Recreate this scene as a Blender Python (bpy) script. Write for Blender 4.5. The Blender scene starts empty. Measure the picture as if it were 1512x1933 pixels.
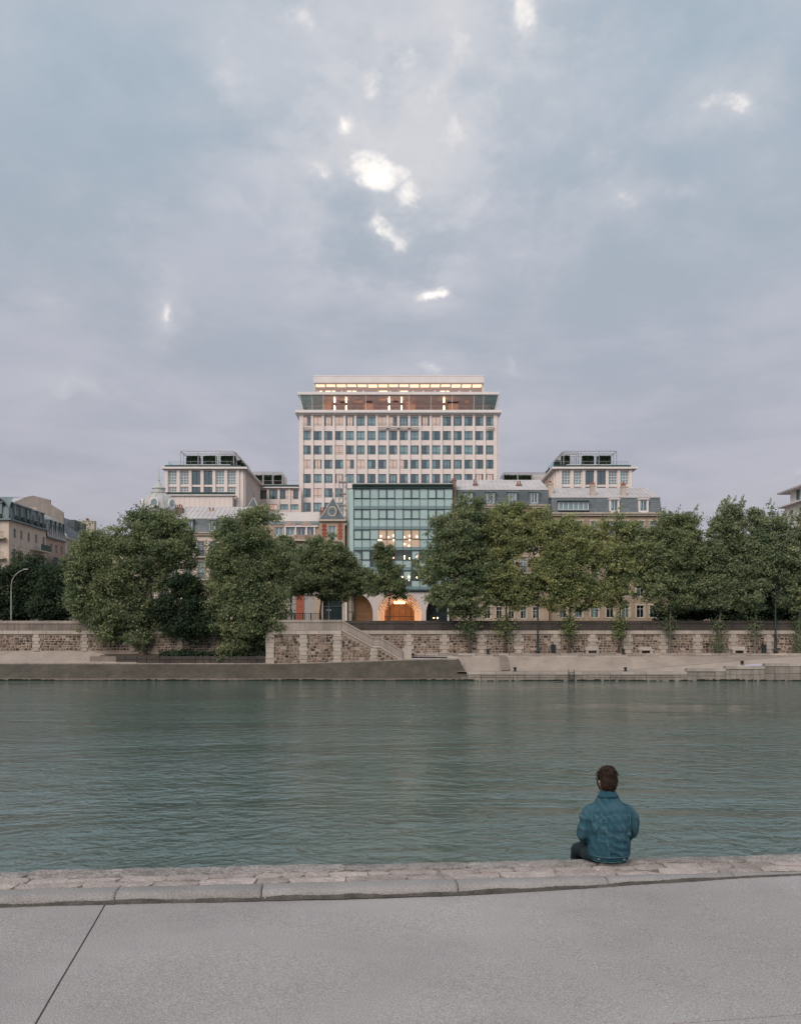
import bpy, bmesh, math, random
import numpy as np
from mathutils import Vector, Matrix
from mathutils.bvhtree import BVHTree

# ------------------------------------------------------------------ camera
F, CX, HY, HC = 1700.0, 756.0, 1200.0, 5.0       # focal length (photo px), principal column, horizon row, eye height
sc = bpy.context.scene
COL = sc.collection
cam_d = bpy.data.cameras.new('camera'); cam = bpy.data.objects.new('camera', cam_d); COL.objects.link(cam)
cam.location = (0, 0, HC); cam.rotation_euler = (math.radians(90), 0, 0)
cam_d.sensor_fit = 'AUTO'; cam_d.sensor_width = 36.0
cam_d.lens = 36.0 * F / 1933.0
cam_d.shift_y = (HY - 966.5) / 1933.0
cam_d.clip_start = 0.1; cam_d.clip_end = 6000
sc.camera = cam
# ------------------------------------------------------------------ sun, exposure
SUN_AZ, SUN_EL = math.radians(205), math.radians(38)       # clockwise from +Y: behind the camera, to its left
sun_d = bpy.data.lights.new('sun', 'SUN'); sun = bpy.data.objects.new('sun', sun_d); COL.objects.link(sun)
sun_d.energy = 1.5; sun_d.angle = math.radians(40); sun_d.color = (1.0, 0.86, 0.78)
_sv = Vector((math.sin(SUN_AZ)*math.cos(SUN_EL), math.cos(SUN_AZ)*math.cos(SUN_EL), math.sin(SUN_EL)))
sun.rotation_euler = _sv.to_track_quat('Z', 'Y').to_euler()
sc.view_settings.view_transform = 'Standard'; sc.view_settings.look = 'None'
sc.view_settings.exposure = 0.6; sc.view_settings.gamma = 1.0
sc.view_settings.use_curve_mapping = False
sc.render.engine = 'CYCLES'
cy = sc.cycles
cy.use_denoising = True; cy.max_bounces = 6; cy.diffuse_bounces = 3; cy.glossy_bounces = 3
cy.transmission_bounces = 4; cy.transparent_max_bounces = 8; cy.caustics_reflective = False; cy.caustics_refractive = False
cy.sample_clamp_indirect = 4.0
# ------------------------------------------------------------------ sky
world = bpy.data.worlds.new('World'); sc.world = world; world.use_nodes = True
def build_sky():
    nt = world.node_tree; N = nt.nodes; L = nt.links; N.clear()
    def nd(t, **k):
        n = N.new(t)
        for a, b in k.items(): setattr(n, a, b)
        return n
    def mth(op, a, b=None, c=None, clamp=False):
        n = nd('ShaderNodeMath', operation=op, use_clamp=clamp)
        for i, v in enumerate((a, b, c)):
            if v is None: continue
            if isinstance(v, (int, float)): n.inputs[i].default_value = v
            else: L.new(v, n.inputs[i])
        return n.outputs[0]
    def vm(op, a, b=None):
        n = nd('ShaderNodeVectorMath', operation=op)
        for i, v in enumerate((a, b)):
            if v is None: continue
            if isinstance(v, tuple): n.inputs[i].default_value = v
            else: L.new(v, n.inputs[i])
        return n
    def noise(vec, scale, detail=5, rough=.55, dist=0.0):
        n = nd('ShaderNodeTexNoise'); n.inputs['Scale'].default_value = scale; n.inputs['Detail'].default_value = detail
        n.inputs['Roughness'].default_value = rough; n.inputs['Distortion'].default_value = dist; L.new(vec, n.inputs['Vector']); return n
    def ramp(fac, lo, hi, smooth=True):
        n = nd('ShaderNodeMapRange'); n.interpolation_type = 'SMOOTHSTEP' if smooth else 'LINEAR'
        L.new(fac, n.inputs['Value']); n.inputs['From Min'].default_value = lo; n.inputs['From Max'].default_value = hi
        return n.outputs[0]
    def mixc(fac, a, b, bt='MIX'):
        n = nd('ShaderNodeMix', data_type='RGBA', blend_type=bt)
        if isinstance(fac, (int, float)): n.inputs[0].default_value = fac
        else: L.new(fac, n.inputs[0])
        for s, v in ((6, a), (7, b)):
            if isinstance(v, tuple): n.inputs[s].default_value = (*v, 1)
            else: L.new(v, n.inputs[s])
        return n.outputs[2]
    tc = nd('ShaderNodeTexCoord'); d = tc.outputs['Generated']
    sep = nd('ShaderNodeSeparateXYZ'); L.new(d, sep.inputs[0])
    z = mth('MAXIMUM', sep.outputs[2], 0.0)
    inv = mth('DIVIDE', 1.0, mth('ADD', z, 0.16))
    pl = nd('ShaderNodeCombineXYZ')
    L.new(mth('MULTIPLY', sep.outputs[0], inv), pl.inputs[0]); L.new(mth('MULTIPLY', sep.outputs[1], inv), pl.inputs[1])
    lay = pl.outputs[0]                                            # a flat cloud layer seen in perspective
    n1 = noise(lay, 1.15, 6, .55, .4); n2 = noise(lay, 3.4, 7, .6, .3)
    shade = mth('ADD', mth('MULTIPLY', n1.outputs[0], .65), mth('MULTIPLY', n2.outputs[0], .35))
    t = ramp(shade, .40, .60)
    up = ramp(z, .08, .52, False)
    lowc = mixc(t, (2.82, 2.70, 3.06), (3.12, 2.98, 3.36))          # mauve-grey near the horizon
    hic = mixc(t, (2.50, 3.06, 3.58), (3.36, 3.66, 4.14))          # blue-grey overhead
    base = mixc(up, lowc, hic)
    # thin, bright breaks in the cloud deck
    det = noise(lay, 7.5, 7, .62, .2)
    warp = noise(d, 9.0, 5, .6)
    wv = vm('SCALE', vm('SUBTRACT', warp.outputs['Color'], (.5, .5, .5)).outputs[0]); wv.inputs['Scale'].default_value = .09
    dw = vm('ADD', d, wv.outputs[0]).outputs[0]
    total = None; halo = None
    gaps = [(716, 326, 40, 26, 2.6), (775, 352, 16, 18, 1.5), (728, 442, 38, 12, 1.7), (722, 428, 14, 14, 1.1), (814, 542, 22, 9, 1.7), (606, 318, 30, 16, 1.5),
            (664, 242, 24, 15, 1.4), (836, 236, 22, 34, 1.35), (828, 190, 12, 40, 1.0), (724, 172, 22, 22, 1.0), (990, 22, 32, 34, 1.6), (1414, 187, 27, 14, 1.75), (1380, 188, 40, 9, .9),
            (1180, 380, 17, 15, 1.5), (308, 586, 11, 15, 1.2), (580, 34, 34, 24, 1.0), (785, 112, 26, 24, .9), (1118, 288, 28, 26, .75),
            (860, 100, 20, 26, .9), (222, 420, 24, 16, .5), (430, 120, 30, 50, .5), (84, 580, 12, 10, .5), (815, 697, 24, 9, .9), (890, 385, 16, 30, .55),
            (965, 696, 10, 12, .6), (790, 4, 50, 14, .9), (905, 190, 40, 36, .5), (770, 230, 75, 75, .45), (640, 60, 60, 50, .3), (1276, 352, 20, 12, .5), (150, 735, 30, 8, .35), (1045, 520, 16, 20, .3)]
    for (gx, gy, rx, ry, amp) in gaps:
        g = Vector(((gx - CX) / F, 1.0, (HY - gy) / F)); k = 1.0 / g.length; g *= k
        sx, sz = 1.0 / (rx / F * k), 1.0 / (ry / F * k)
        df = vm('MULTIPLY', vm('SUBTRACT', dw, tuple(g)).outputs[0], (sx, min(sx, sz), sz))
        ln = vm('LENGTH', df.outputs[0]).outputs['Value']
        core = mth('MULTIPLY', ramp(ln, 2.4, 0.0), .22 + .46 * min(amp, 2.7))
        hz = mth('MULTIPLY', ramp(ln, 6.5, 0.2), amp * .24)
        total = core if total is None else mth('MAXIMUM', total, core)
        halo = hz if halo is None else mth('ADD', halo, hz)
    fine = noise(d, 20.0, 7, .6, .6)
    rag = mth('ADD', mth('MULTIPLY', mth('SUBTRACT', fine.outputs[0], .5), 1.6), mth('MULTIPLY', mth('SUBTRACT', det.outputs[0], .5), .6))
    gen = mth('MULTIPLY', ramp(mth('MULTIPLY', n2.outputs[0], n1.outputs[0]), .34, .50), .6)  # the same kind of breaks, everywhere in the deck
    fld = mth('ADD', mth('MAXIMUM', total, gen), mth('MULTIPLY', rag, ramp(mth('MAXIMUM', total, gen), .0, .3)))
    core = mth('POWER', ramp(fld, .36, 1.28), 1.4); soft = ramp(fld, .0, .9)
    halo = mth('ADD', mth('MULTIPLY', halo, mth('ADD', ramp(n2.outputs[0], .3, .65), .15)), mth('MULTIPLY', soft, .55))
    g0 = Vector(((790 - CX) / F, 1.0, (HY - 210) / F)).normalized()                     # thinner cloud round the hidden brightness
    lc = vm('LENGTH', vm('MULTIPLY', vm('SUBTRACT', dw, tuple(g0)).outputs[0], (4.2, 3.0, 4.6)).outputs[0]).outputs['Value']
    patch = mth('MULTIPLY', ramp(lc, 1.15, .1), ramp(mth('ADD', mth('MULTIPLY', det.outputs[0], .55), mth('MULTIPLY', fine.outputs[0], .45)), .46, .66))
    halo = mth('ADD', mth('MULTIPLY', halo, .8), mth('MULTIPLY', patch, .75))
    halo = mth('MULTIPLY', halo, mth('ADD', mth('MULTIPLY', t, .7), .5)); withhalo = mixc(mth('DIVIDE', halo, mth('ADD', halo, .9)), base, (5.2, 5.0, 5.05))
    extra = vm('SCALE', mixc(core, withhalo, (8.0, 7.5, 7.0))); extra.inputs['Scale'].default_value = 1.0
    sky = nd('ShaderNodeTexSky', sky_type='NISHITA'); sky.sun_disc = False
    sky.sun_elevation = SUN_EL; sky.sun_rotation = SUN_AZ; sky.air_density = 1.0; sky.dust_density = 2.0
    fin = mixc(.95, sky.outputs[0], extra.outputs[0])
    bg = nd('ShaderNodeBackground'); bg.inputs['Strength'].default_value = .1; L.new(fin, bg.inputs['Color'])
    out = nd('ShaderNodeOutputWorld'); L.new(bg.outputs[0], out.inputs['Surface'])
build_sky()

# ------------------------------------------------------------------ helpers
def px(x, Y): return (x - CX) * Y / F
def pz(y, Y): return HC + (HY - y) * Y / F
def sm(a, b, x):
    t = min(1, max(0, (x - a) / (b - a))); return t * t * (3 - 2 * t)
ORI = {}
class Fr:
    """facade frame: u runs along the facade, d is the distance in front of it"""
    def __init__(s, x, y, ang=0.0): s.x, s.y, s.a = x, y, math.radians(ang); s.c, s.s = math.cos(s.a), math.sin(s.a)
    def pt(s, u, z, d=0.0): return (s.x + u * s.c + d * s.s, s.y + u * s.s - d * s.c, z)
class MB:
    def __init__(s): s.v, s.f, s.t = [], [], []
    def add(s, vs, fs, tint=None):
        o = len(s.v); s.v.extend(vs)
        tv = random.random() if tint is None else tint
        for f in fs: s.f.append([o + i for i in f]); s.t.append(tv)
        return s
    def box(s, x0, x1, y0, y1, z0, z1, tint=None):
        return s.add([(x0,y0,z0),(x1,y0,z0),(x1,y1,z0),(x0,y1,z0),(x0,y0,z1),(x1,y0,z1),(x1,y1,z1),(x0,y1,z1)],
                     [(0,3,2,1),(4,5,6,7),(0,1,5,4),(1,2,6,5),(2,3,7,6),(3,0,4,7)], tint)
    def fbox(s, f, u0, u1, z0, z1, d0, d1, tint=None):      # d0 back, d1 front
        p = f.pt
        return s.add([p(u0,z0,d1),p(u1,z0,d1),p(u1,z0,d0),p(u0,z0,d0),p(u0,z1,d1),p(u1,z1,d1),p(u1,z1,d0),p(u0,z1,d0)],
                     [(0,3,2,1),(4,5,6,7),(0,1,5,4),(1,2,6,5),(2,3,7,6),(3,0,4,7)], tint)
    def stone(s, f, u0, u1, z0, z1, d0, d1, e=.03, tint=None):   # a dressed block: front face smaller than its back
        p = f.pt; r = lambda: random.uniform(.3, 1) * e
        return s.add([p(u0,z0,d0),p(u1,z0,d0),p(u1,z1,d0),p(u0,z1,d0),p(u0+r(),z0+r(),d1),p(u1-r(),z0+r(),d1),p(u1-r(),z1-r(),d1),p(u0+r(),z1-r(),d1)],
                     [(4,5,6,7),(0,1,5,4),(1,2,6,5),(2,3,7,6),(3,0,4,7)], tint)
    def fpoly(s, f, pts, d0, d1, tint=None):                 # extruded polygon in the facade plane (pts anticlockwise seen from the front)
        n = len(pts); vs = [f.pt(u, z, d1) for u, z in pts] + [f.pt(u, z, d0) for u, z in pts]
        fs = [tuple(range(n)), tuple(range(2*n-1, n-1, -1))] + [(i, i+n, (i+1) % n + n, (i+1) % n) for i in range(n)]
        return s.add(vs, fs, tint)
    def wall(s, f, u0, u1, z0, z1, ops, d=0.0, dep=.3):      # a wall sheet with real openings and reveals
        us = sorted({round(v, 4) for v in [u0, u1] + [o[0] for o in ops] + [o[1] for o in ops] if u0 <= v <= u1})
        zs = sorted({round(v, 4) for v in [z0, z1] + [o[2] for o in ops] + [o[3] for o in ops] if z0 <= v <= z1})
        for i in range(len(us) - 1):
            for j in range(len(zs) - 1):
                uc, zc = (us[i] + us[i+1]) / 2, (zs[j] + zs[j+1]) / 2
                if any(o[0] < uc < o[1] and o[2] < zc < o[3] for o in ops): continue
                s.add([f.pt(us[i],zs[j],d), f.pt(us[i+1],zs[j],d), f.pt(us[i+1],zs[j+1],d), f.pt(us[i],zs[j+1],d)], [(0,1,2,3)], .5)
        for a, b, c, e in ops:
            q = [f.pt(a,c,d), f.pt(b,c,d), f.pt(b,e,d), f.pt(a,e,d), f.pt(a,c,d-dep), f.pt(b,c,d-dep), f.pt(b,e,d-dep), f.pt(a,e,d-dep)]
            s.add(q, [(0,4,5,1),(1,5,6,2),(2,6,7,3),(3,7,4,0)], .5)
        return s
    def tube(s, pts, rad, n=6, cap=True, tint=None):
        pts = [Vector(p) for p in pts]; vs = []; fs = []
        if isinstance(rad, (int, float)): rad = [rad] * len(pts)
        up = Vector((0.31, .2, .93)).normalized()
        for i, p in enumerate(pts):
            t = (pts[min(i+1, len(pts)-1)] - pts[max(i-1, 0)]).normalized()
            a = t.cross(up)
            if a.length < .1: a = t.cross(Vector((1, 0, 0)))
            a.normalize(); b = t.cross(a)
            for k in range(n):
                w = 2 * math.pi * k / n; vs.append(tuple(p + (a * math.cos(w) + b * math.sin(w)) * rad[i]))
        for i in range(len(pts) - 1):
            for k in range(n): fs.append((i*n+k, i*n+(k+1) % n, (i+1)*n+(k+1) % n, (i+1)*n+k))
        if cap: fs += [tuple(range(n-1, -1, -1)), tuple(range((len(pts)-1)*n, len(pts)*n))]
        return s.add(vs, fs, tint)
    def lathe(s, c, prof, n=16, tint=None):
        vs = []; fs = []
        for r, z in prof:
            for k in range(n): vs.append((c[0] + r*math.cos(2*math.pi*k/n), c[1] + r*math.sin(2*math.pi*k/n), c[2] + z))
        for i in range(len(prof) - 1):
            for k in range(n): fs.append((i*n+k, i*n+(k+1) % n, (i+1)*n+(k+1) % n, (i+1)*n+k))
        fs += [tuple(range(n-1, -1, -1)), tuple(range((len(prof)-1)*n, len(prof)*n))]
        return s.add(vs, fs, tint)
    def mesh(s, name, mat, off=(0, 0, 0), smooth=False):
        me = bpy.data.meshes.new(name)
        o = off
        me.from_pydata([(v[0]-o[0], v[1]-o[1], v[2]-o[2]) for v in s.v], [], s.f)
        at = me.attributes.new('tint', 'FLOAT', 'FACE'); at.data.foreach_set('value', s.t)
        if mat: me.materials.append(mat)
        if smooth: me.polygons.foreach_set('use_smooth', [True] * len(me.polygons))
        me.update(); return me
    def build(s, name, mat, parent=None, smooth=False, base=None):
        if not s.v: return None
        off = ORI[parent] if parent else (base or (0, 0, 0))
        return place(name, s.mesh(name, mat, off, smooth), parent, off)
def place(name, me, parent=None, loc=(0, 0, 0), rz=0.0, scale=None):
    o = bpy.data.objects.new(name, me); COL.objects.link(o)
    po = ORI[parent] if parent else (0, 0, 0)
    o.parent = parent; o.location = (loc[0]-po[0], loc[1]-po[1], loc[2]-po[2]); o.rotation_euler = (0, 0, rz)
    if scale: o.scale = scale
    ORI[o] = tuple(loc); return o
def sub(name, me, parent, loc=(0, 0, 0)):
    o = bpy.data.objects.new(name, me); COL.objects.link(o); o.parent = parent; o.location = loc; return o
def tag(o, label=None, cat=None, group=None, kind=None):
    for k, v in (('label', label), ('category', cat), ('group', group), ('kind', kind)):
        if v: o[k] = v
    return o
def thing(name, loc, label, cat, group=None):
    o = bpy.data.objects.new(name, None); COL.objects.link(o); o.location = loc; ORI[o] = tuple(loc); o.empty_display_size = .2
    return tag(o, label, cat, group)

# ------------------------------------------------------------------ materials
MT = {}
def M(name, col, rough=.8, var=.18, scale=1.5, bump=0.0, bscale=20., tint=0.0, rnd=0.0, streak=0.0, scol=None, spec=.3, metal=0.0, speck=0.0, spscale=120., emit=None, estr=1.0, stains=0.0, stcol=(.1,.09,.08), stscale=.6):
    m = bpy.data.materials.new(name); m.use_nodes = True; nt = m.node_tree; N = nt.nodes; L = nt.links
    b = N['Principled BSDF']; b.inputs['Roughness'].default_value = rough; b.inputs['Specular IOR Level'].default_value = spec; b.inputs['Metallic'].default_value = metal
    geo = N.new('ShaderNodeNewGeometry')
    def noise(sc_, det=4, vec=None, rough_=.6):
        n = N.new('ShaderNodeTexNoise'); n.inputs['Scale'].default_value = sc_; n.inputs['Detail'].default_value = det; n.inputs['Roughness'].default_value = rough_
        L.new(vec or geo.outputs['Position'], n.inputs['Vector']); return n.outputs['Fac']
    def mp(v, a, b_, c, d):
        n = N.new('ShaderNodeMapRange'); L.new(v, n.inputs[0]); n.inputs[1].default_value = a; n.inputs[2].default_value = b_; n.inputs[3].default_value = c; n.inputs[4].default_value = d; return n.outputs[0]
    def mul(c, f):
        n = N.new('ShaderNodeVectorMath'); n.operation = 'SCALE'; L.new(c, n.inputs[0]); L.new(f, n.inputs['Scale']); return n.outputs[0]
    def mixc(fac, a, bcol):
        n = N.new('ShaderNodeMix'); n.data_type = 'RGBA'; L.new(fac, n.inputs[0]); L.new(a, n.inputs[6])
        n.inputs[7].default_value = (*bcol, 1); return n.outputs[2]
    rgb = N.new('ShaderNodeRGB'); rgb.outputs[0].default_value = (*col, 1); c = rgb.outputs[0]
    if var: c = mul(c, mp(noise(scale), .3, .7, 1 - var, 1 + var))
    if tint:
        a = N.new('ShaderNodeAttribute'); a.attribute_name = 'tint'; c = mul(c, mp(a.outputs['Fac'], 0, 1, 1 - tint, 1 + tint))
    if rnd:
        a = N.new('ShaderNodeObjectInfo'); c = mul(c, mp(a.outputs['Random'], 0, 1, 1 - rnd, 1 + rnd))
    if stains: c = mixc(mp(noise(stscale, 6, None, .7), .5, .72, 0, stains), c, stcol)
    if streak:
        mpn = N.new('ShaderNodeMapping'); mpn.inputs['Scale'].default_value = (2.2, 2.2, .16); L.new(geo.outputs['Position'], mpn.inputs[0])
        c = mixc(mp(noise(1.0, 5, mpn.outputs[0], .65), .48, .72, 0, streak), c, scol or tuple(v * .35 for v in col))
    if speck: c = mul(c, mp(noise(spscale, 2), .3, .7, 1 - speck, 1 + speck))
    L.new(c, b.inputs['Base Color'])
    if bump:
        bn = N.new('ShaderNodeBump'); bn.inputs['Strength'].default_value = bump; bn.inputs['Distance'].default_value = .05
        L.new(noise(bscale, 5), bn.inputs['Height']); L.new(bn.outputs[0], b.inputs['Normal'])
    if emit:
        b.inputs['Emission Color'].default_value = (*emit, 1); b.inputs['Emission Strength'].default_value = estr
    MT[name] = m; return m
def glass(name, tintc=(.55, .72, .74), refl=(.8, .97, 1.0), fac=.38, rough=.04):
    m = bpy.data.materials.new(name); m.use_nodes = True; nt = m.node_tree; N = nt.nodes; L = nt.links; N.clear()
    tr = N.new('ShaderNodeBsdfTransparent'); tr.inputs[0].default_value = (*tintc, 1)
    gl = N.new('ShaderNodeBsdfGlossy'); gl.inputs[0].default_value = (*refl, 1); gl.inputs['Roughness'].default_value = rough
    lw = N.new('ShaderNodeLayerWeight'); lw.inputs[0].default_value = .5
    fr = N.new('ShaderNodeMath'); fr.operation = 'POWER'; L.new(lw.outputs['Facing'], fr.inputs[0]); fr.inputs[1].default_value = 4.0
    ad = N.new('ShaderNodeMath'); ad.operation = 'ADD'; ad.use_clamp = True; L.new(fr.outputs[0], ad.inputs[0]); ad.inputs[1].default_value = fac
    mx = N.new('ShaderNodeMixShader'); L.new(ad.outputs[0], mx.inputs[0]); L.new(tr.outputs[0], mx.inputs[1]); L.new(gl.outputs[0], mx.inputs[2])
    o = N.new('ShaderNodeOutputMaterial'); L.new(mx.outputs[0], o.inputs[0]); MT[name] = m; return m
def leafmat(name, c0, c1, trans=.42):
    m = bpy.data.materials.new(name); m.use_nodes = True; nt = m.node_tree; N = nt.nodes; L = nt.links; N.clear()
    at = N.new('ShaderNodeAttribute'); at.attribute_name = 'tint'
    mx = N.new('ShaderNodeMix'); mx.data_type = 'RGBA'; L.new(at.outputs['Fac'], mx.inputs[0]); mx.inputs[6].default_value = (*c0, 1); mx.inputs[7].default_value = (*c1, 1)
    di = N.new('ShaderNodeBsdfPrincipled'); di.inputs['Roughness'].default_value = .55; di.inputs['Specular IOR Level'].default_value = .25
    tl = N.new('ShaderNodeBsdfTranslucent'); L.new(mx.outputs[2], di.inputs['Base Color']); L.new(mx.outputs[2], tl.inputs[0])
    ms = N.new('ShaderNodeMixShader'); ms.inputs[0].default_value = trans; L.new(di.outputs[0], ms.inputs[1]); L.new(tl.outputs[0], ms.inputs[2])
    o = N.new('ShaderNodeOutputMaterial'); L.new(ms.outputs[0], o.inputs[0]); MT[name] = m; return m

M('tower_stone', (.76, .69, .645), .75, .05, .3, .03, 8)
M('wing_stone', (.74, .665, .615), .75, .06, .3, .03, 8)
M('white_paint', (.74, .70, .67), .6, .05, .5)
M('dark_frame', (.035, .06, .062), .45, .1, 1)
M('green_metal', (.03, .065, .06), .55, .25, 1.5, .1, 30)
M('room', (.10, .108, .112), .9, .4, .6)
M('curtain', (.58, .60, .59), .9, .12, 1.2, rnd=.25)
M('curtain_lit', (.62, .40, .33), .9, .2, 1.0, rnd=.3, emit=(1.0, .47, .34), estr=.55)
glass('window_glass', (.66, .83, .84), (.72, .89, .93), .26)
glass('curtain_wall_glass', (.88, .97, .96), (.72, .90, .89), .10, .05)
glass('clear_glass', (.88, .93, .93), (.75, .9, .95), .03)
M('cream_stone', (.62, .55, .46), .85, .12, .8, .1, 6, streak=.25, scol=(.24, .21, .17))
M('warm_stone', (.42, .33, .25), .85, .15, .8, .1, 6, streak=.3, tint=.12)
M('pale_stone', (.50, .44, .36), .85, .12, .8, .08, 6, tint=.08, streak=.2, scol=(.2, .17, .14))
M('yellow_brick', (.33, .26, .185), .9, .2, 1.2, .1, 10, tint=.15)
M('red_brick', (.30, .10, .065), .9, .2, 3, .1, 10, tint=.2)
M('pink_render', (.46, .34, .275), .9, .1, .6, .03, 6, streak=.2)
M('cream_render', (.62, .52, .43), .9, .08, .4, .03, 6, streak=.18, scol=(.3, .24, .19))
M('zinc', (.50, .47, .46), .5, .12, .5, tint=.1, stains=.4, stcol=(.30, .27, .25), stscale=.4, spec=.4)
M('zinc_blue', (.17, .215, .22), .55, .15, .5, tint=.1)
M('slate', (.10, .125, .135), .6, .15, 1.2, .1, 8, tint=.15)
M('slate_blue', (.13, .155, .165), .6, .12, 1.0, .1, 8, tint=.12)
M('chimney_brick', (.25, .17, .14), .9, .2, 2, .1, 10)
M('terracotta', (.33, .13, .08), .85, .2, 3)
M('iron', (.02, .022, .024), .5, .2, 3)
M('steel', (.36, .36, .36), .45, .1, 1, metal=.3)
M('shutter', (.58, .55, .51), .7, .08, 1)
M('bark', (.085, .07, .055), .9, .45, 1.3, .4, 6, stains=.5, stcol=(.2, .18, .14), stscale=1.3)
M('bark_pale', (.16, .145, .12), .9, .4, 1.5, .4, 6, stains=.5, stcol=(.06, .055, .045), stscale=1.6)
leafmat('leaf_plane', (.118, .178, .095), (.40, .435, .225))
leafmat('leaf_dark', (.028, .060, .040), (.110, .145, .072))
leafmat('leaf_poplar', (.145, .205, .115), (.43, .465, .265))
leafmat('leaf_olive', (.165, .225, .10), (.52, .525, .245))
leafmat('leaf_hedge', (.018, .042, .025), (.07, .11, .06))
M('warm_lamp', (.9, .7, .45), .5, 0, emit=(1.0, .62, .33), estr=9.0)
M('warm_strip', (.9, .7, .45), .5, 0, emit=(1.0, .70, .42), estr=1.05)
M('ceiling_glow', (.9, .7, .45), .5, 0, emit=(1.0, .64, .36), estr=1.5)
M('lit_ceiling', (.6, .5, .42), .6, 0.1, 1, emit=(1.0, .62, .38), estr=.35)
# ------------------------------------------------------------------ setting: water and ground
def water_mat():
    m = bpy.data.materials.new('river_water'); m.use_nodes = True; nt = m.node_tree; N = nt.nodes; L = nt.links
    b = N['Principled BSDF']; b.inputs['Base Color'].default_value = (.076, .128, .112, 1); b.inputs['Roughness'].default_value = .08
    b.inputs['IOR'].default_value = 1.6; b.inputs['Specular Tint'].default_value = (.96, 1.0, .92, 1)
    geo = N.new('ShaderNodeNewGeometry')
    def noise(scale, vec=(1, 1, 1), det=4, rough=.55, dist=0., rot=0.):
        mp = N.new('ShaderNodeMapping'); mp.inputs['Scale'].default_value = vec; mp.inputs['Rotation'].default_value = (0, 0, rot); L.new(geo.outputs['Position'], mp.inputs[0])
        n = N.new('ShaderNodeTexNoise'); n.inputs['Scale'].default_value = scale; n.inputs['Detail'].default_value = det
        n.inputs['Roughness'].default_value = rough; n.inputs['Distortion'].default_value = dist; L.new(mp.outputs[0], n.inputs['Vector']); return n.outputs['Fac']
    def mth(op, a, c):
        n = N.new('ShaderNodeMath'); n.operation = op
        for i, v in enumerate((a, c)):
            if isinstance(v, (int, float)): n.inputs[i].default_value = v
            else: L.new(v, n.inputs[i])
        return n.outputs[0]
    big = noise(.07, (.5, 1.3, 1), 5, .62, .8, .12)             # wind patches
    mr = N.new('ShaderNodeMapRange'); L.new(big, mr.inputs[0]); mr.inputs[1].default_value = .35; mr.inputs[2].default_value = .65; mr.inputs[3].default_value = .25; mr.inputs[4].default_value = 1.6
    w1 = noise(.40, (.75, 1.2, 1), 4, .55, .8, .25)
    w2 = noise(1.35, (1.0, 1.2, 1), 4, .5, .9, -.35)
    w3 = noise(5.0, (.8, 1.2, 1), 3, .6, .3, .35)
    h = mth('ADD', mth('ADD', mth('MULTIPLY', w1, .085), mth('MULTIPLY', w2, .095)), mth('MULTIPLY', w3, .012))
    h = mth('MULTIPLY', h, mr.outputs[0])
    bp = N.new('ShaderNodeBump'); bp.inputs['Strength'].default_value = 1.0; bp.inputs['Distance'].default_value = 1.0
    L.new(h, bp.inputs['Height']); L.new(bp.outputs[0], b.inputs['Normal'])
    return m
RIV = MB().add([(-900, -5, 0), (900, -5, 0), (900, 108, 0), (-900, 108, 0)], [(0, 1, 2, 3)]).build('river', water_mat())
tag(RIV, 'green-grey rippled river between the two quays', kind='structure')
M('earth', (.09, .075, .055), .95, .4, .8, .3, 8)
M('asphalt_street', (.06, .06, .06), .9, .2, .5)
g = MB()
g.add([(-2500, 108.2, 5.7), (2500, 108.2, 5.7), (2500, 4000, 5.7), (-2500, 4000, 5.7)], [(0, 1, 2, 3)])
tag(g.build('street_ground', MT['asphalt_street']), 'asphalt street ground behind the far quay wall', kind='structure')

# ------------------------------------------------------------------ near quay
TH = math.atan(.086); NC, NS = math.cos(TH), math.sin(TH); NE = 7.944; QZ = 3.0
def nq(t, n, z): return (t * NC - n * NS, NE + t * NS + n * NC, z)
class NF:                                      # near-quay frame: boxes in (t, n, z)
    @staticmethod
    def box(mb, t0, t1, n0, n1, z0, z1):
        p = [nq(t0,n0,z0),nq(t1,n0,z0),nq(t1,n1,z0),nq(t0,n1,z0),nq(t0,n0,z1),nq(t1,n0,z1),nq(t1,n1,z1),nq(t0,n1,z1)]
        mb.add(p, [(0,3,2,1),(4,5,6,7),(0,1,5,4),(1,2,6,5),(2,3,7,6),(3,0,4,7)])
M('aggregate', (.37, .346, .332), .9, .13, .45, .28, 100, speck=.36, spscale=105., stains=.4, stcol=(.26, .245, .236), stscale=1.1)
M('kerb_granite', (.33, .315, .30), .85, .12, 2.5, .5, 70, rnd=.07, speck=.3, spscale=110., stains=.35, stcol=(.20, .185, .17), stscale=2.2)
M('sett', (.43, .37, .335), .9, .25, 4, .6, 28, rnd=.17, speck=.25, spscale=60., stains=.55, stcol=(.19, .175, .15), stscale=5)
M('rough_coping', (.33, .30, .275), .95, .3, 6, .9, 22, rnd=.12, speck=.4, spscale=45., stains=.6, stcol=(.16, .15, .13), stscale=4)
M('mortar', (.25, .22, .19), .95, .3, 5, .5, 30)
M('kerb_strip', (.13, .122, .108), .95, .35, 6, .6, 60)
M('moss', (.05, .06, .03), .95, .4, 8, .6, 40)
M('quay_side', (.24, .21, .17), .9, .2, 1, .2, 10, streak=.4)
M('joint_dirt', (.045, .04, .034), .95, .4, 8, .5, 50)
nb = MB(); NF.box(nb, -300, 300, -60, -.02, -2, 2.88)
near_bank = tag(nb.build('near_quay_ground', MT['joint_dirt'], base=(0, 0, 0)), 'quay ground under the near pavement', kind='structure')
ql = MB(); NF.box(ql, -300, 300, -.6, -.012, -2, 2.885)
tag(ql.build('near_quay_edge', MT['quay_side']), 'stone face of the near quay dropping to the water', kind='structure')
pave = thing('pavement', (0, 5, 2.9), 'grey exposed aggregate quay pavement in the foreground', None); pave['kind'] = 'structure'
def kf(t): return .125 * sm(-.5, 3.8, t) - .012 * sm(0, 3.5, -t)
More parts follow.
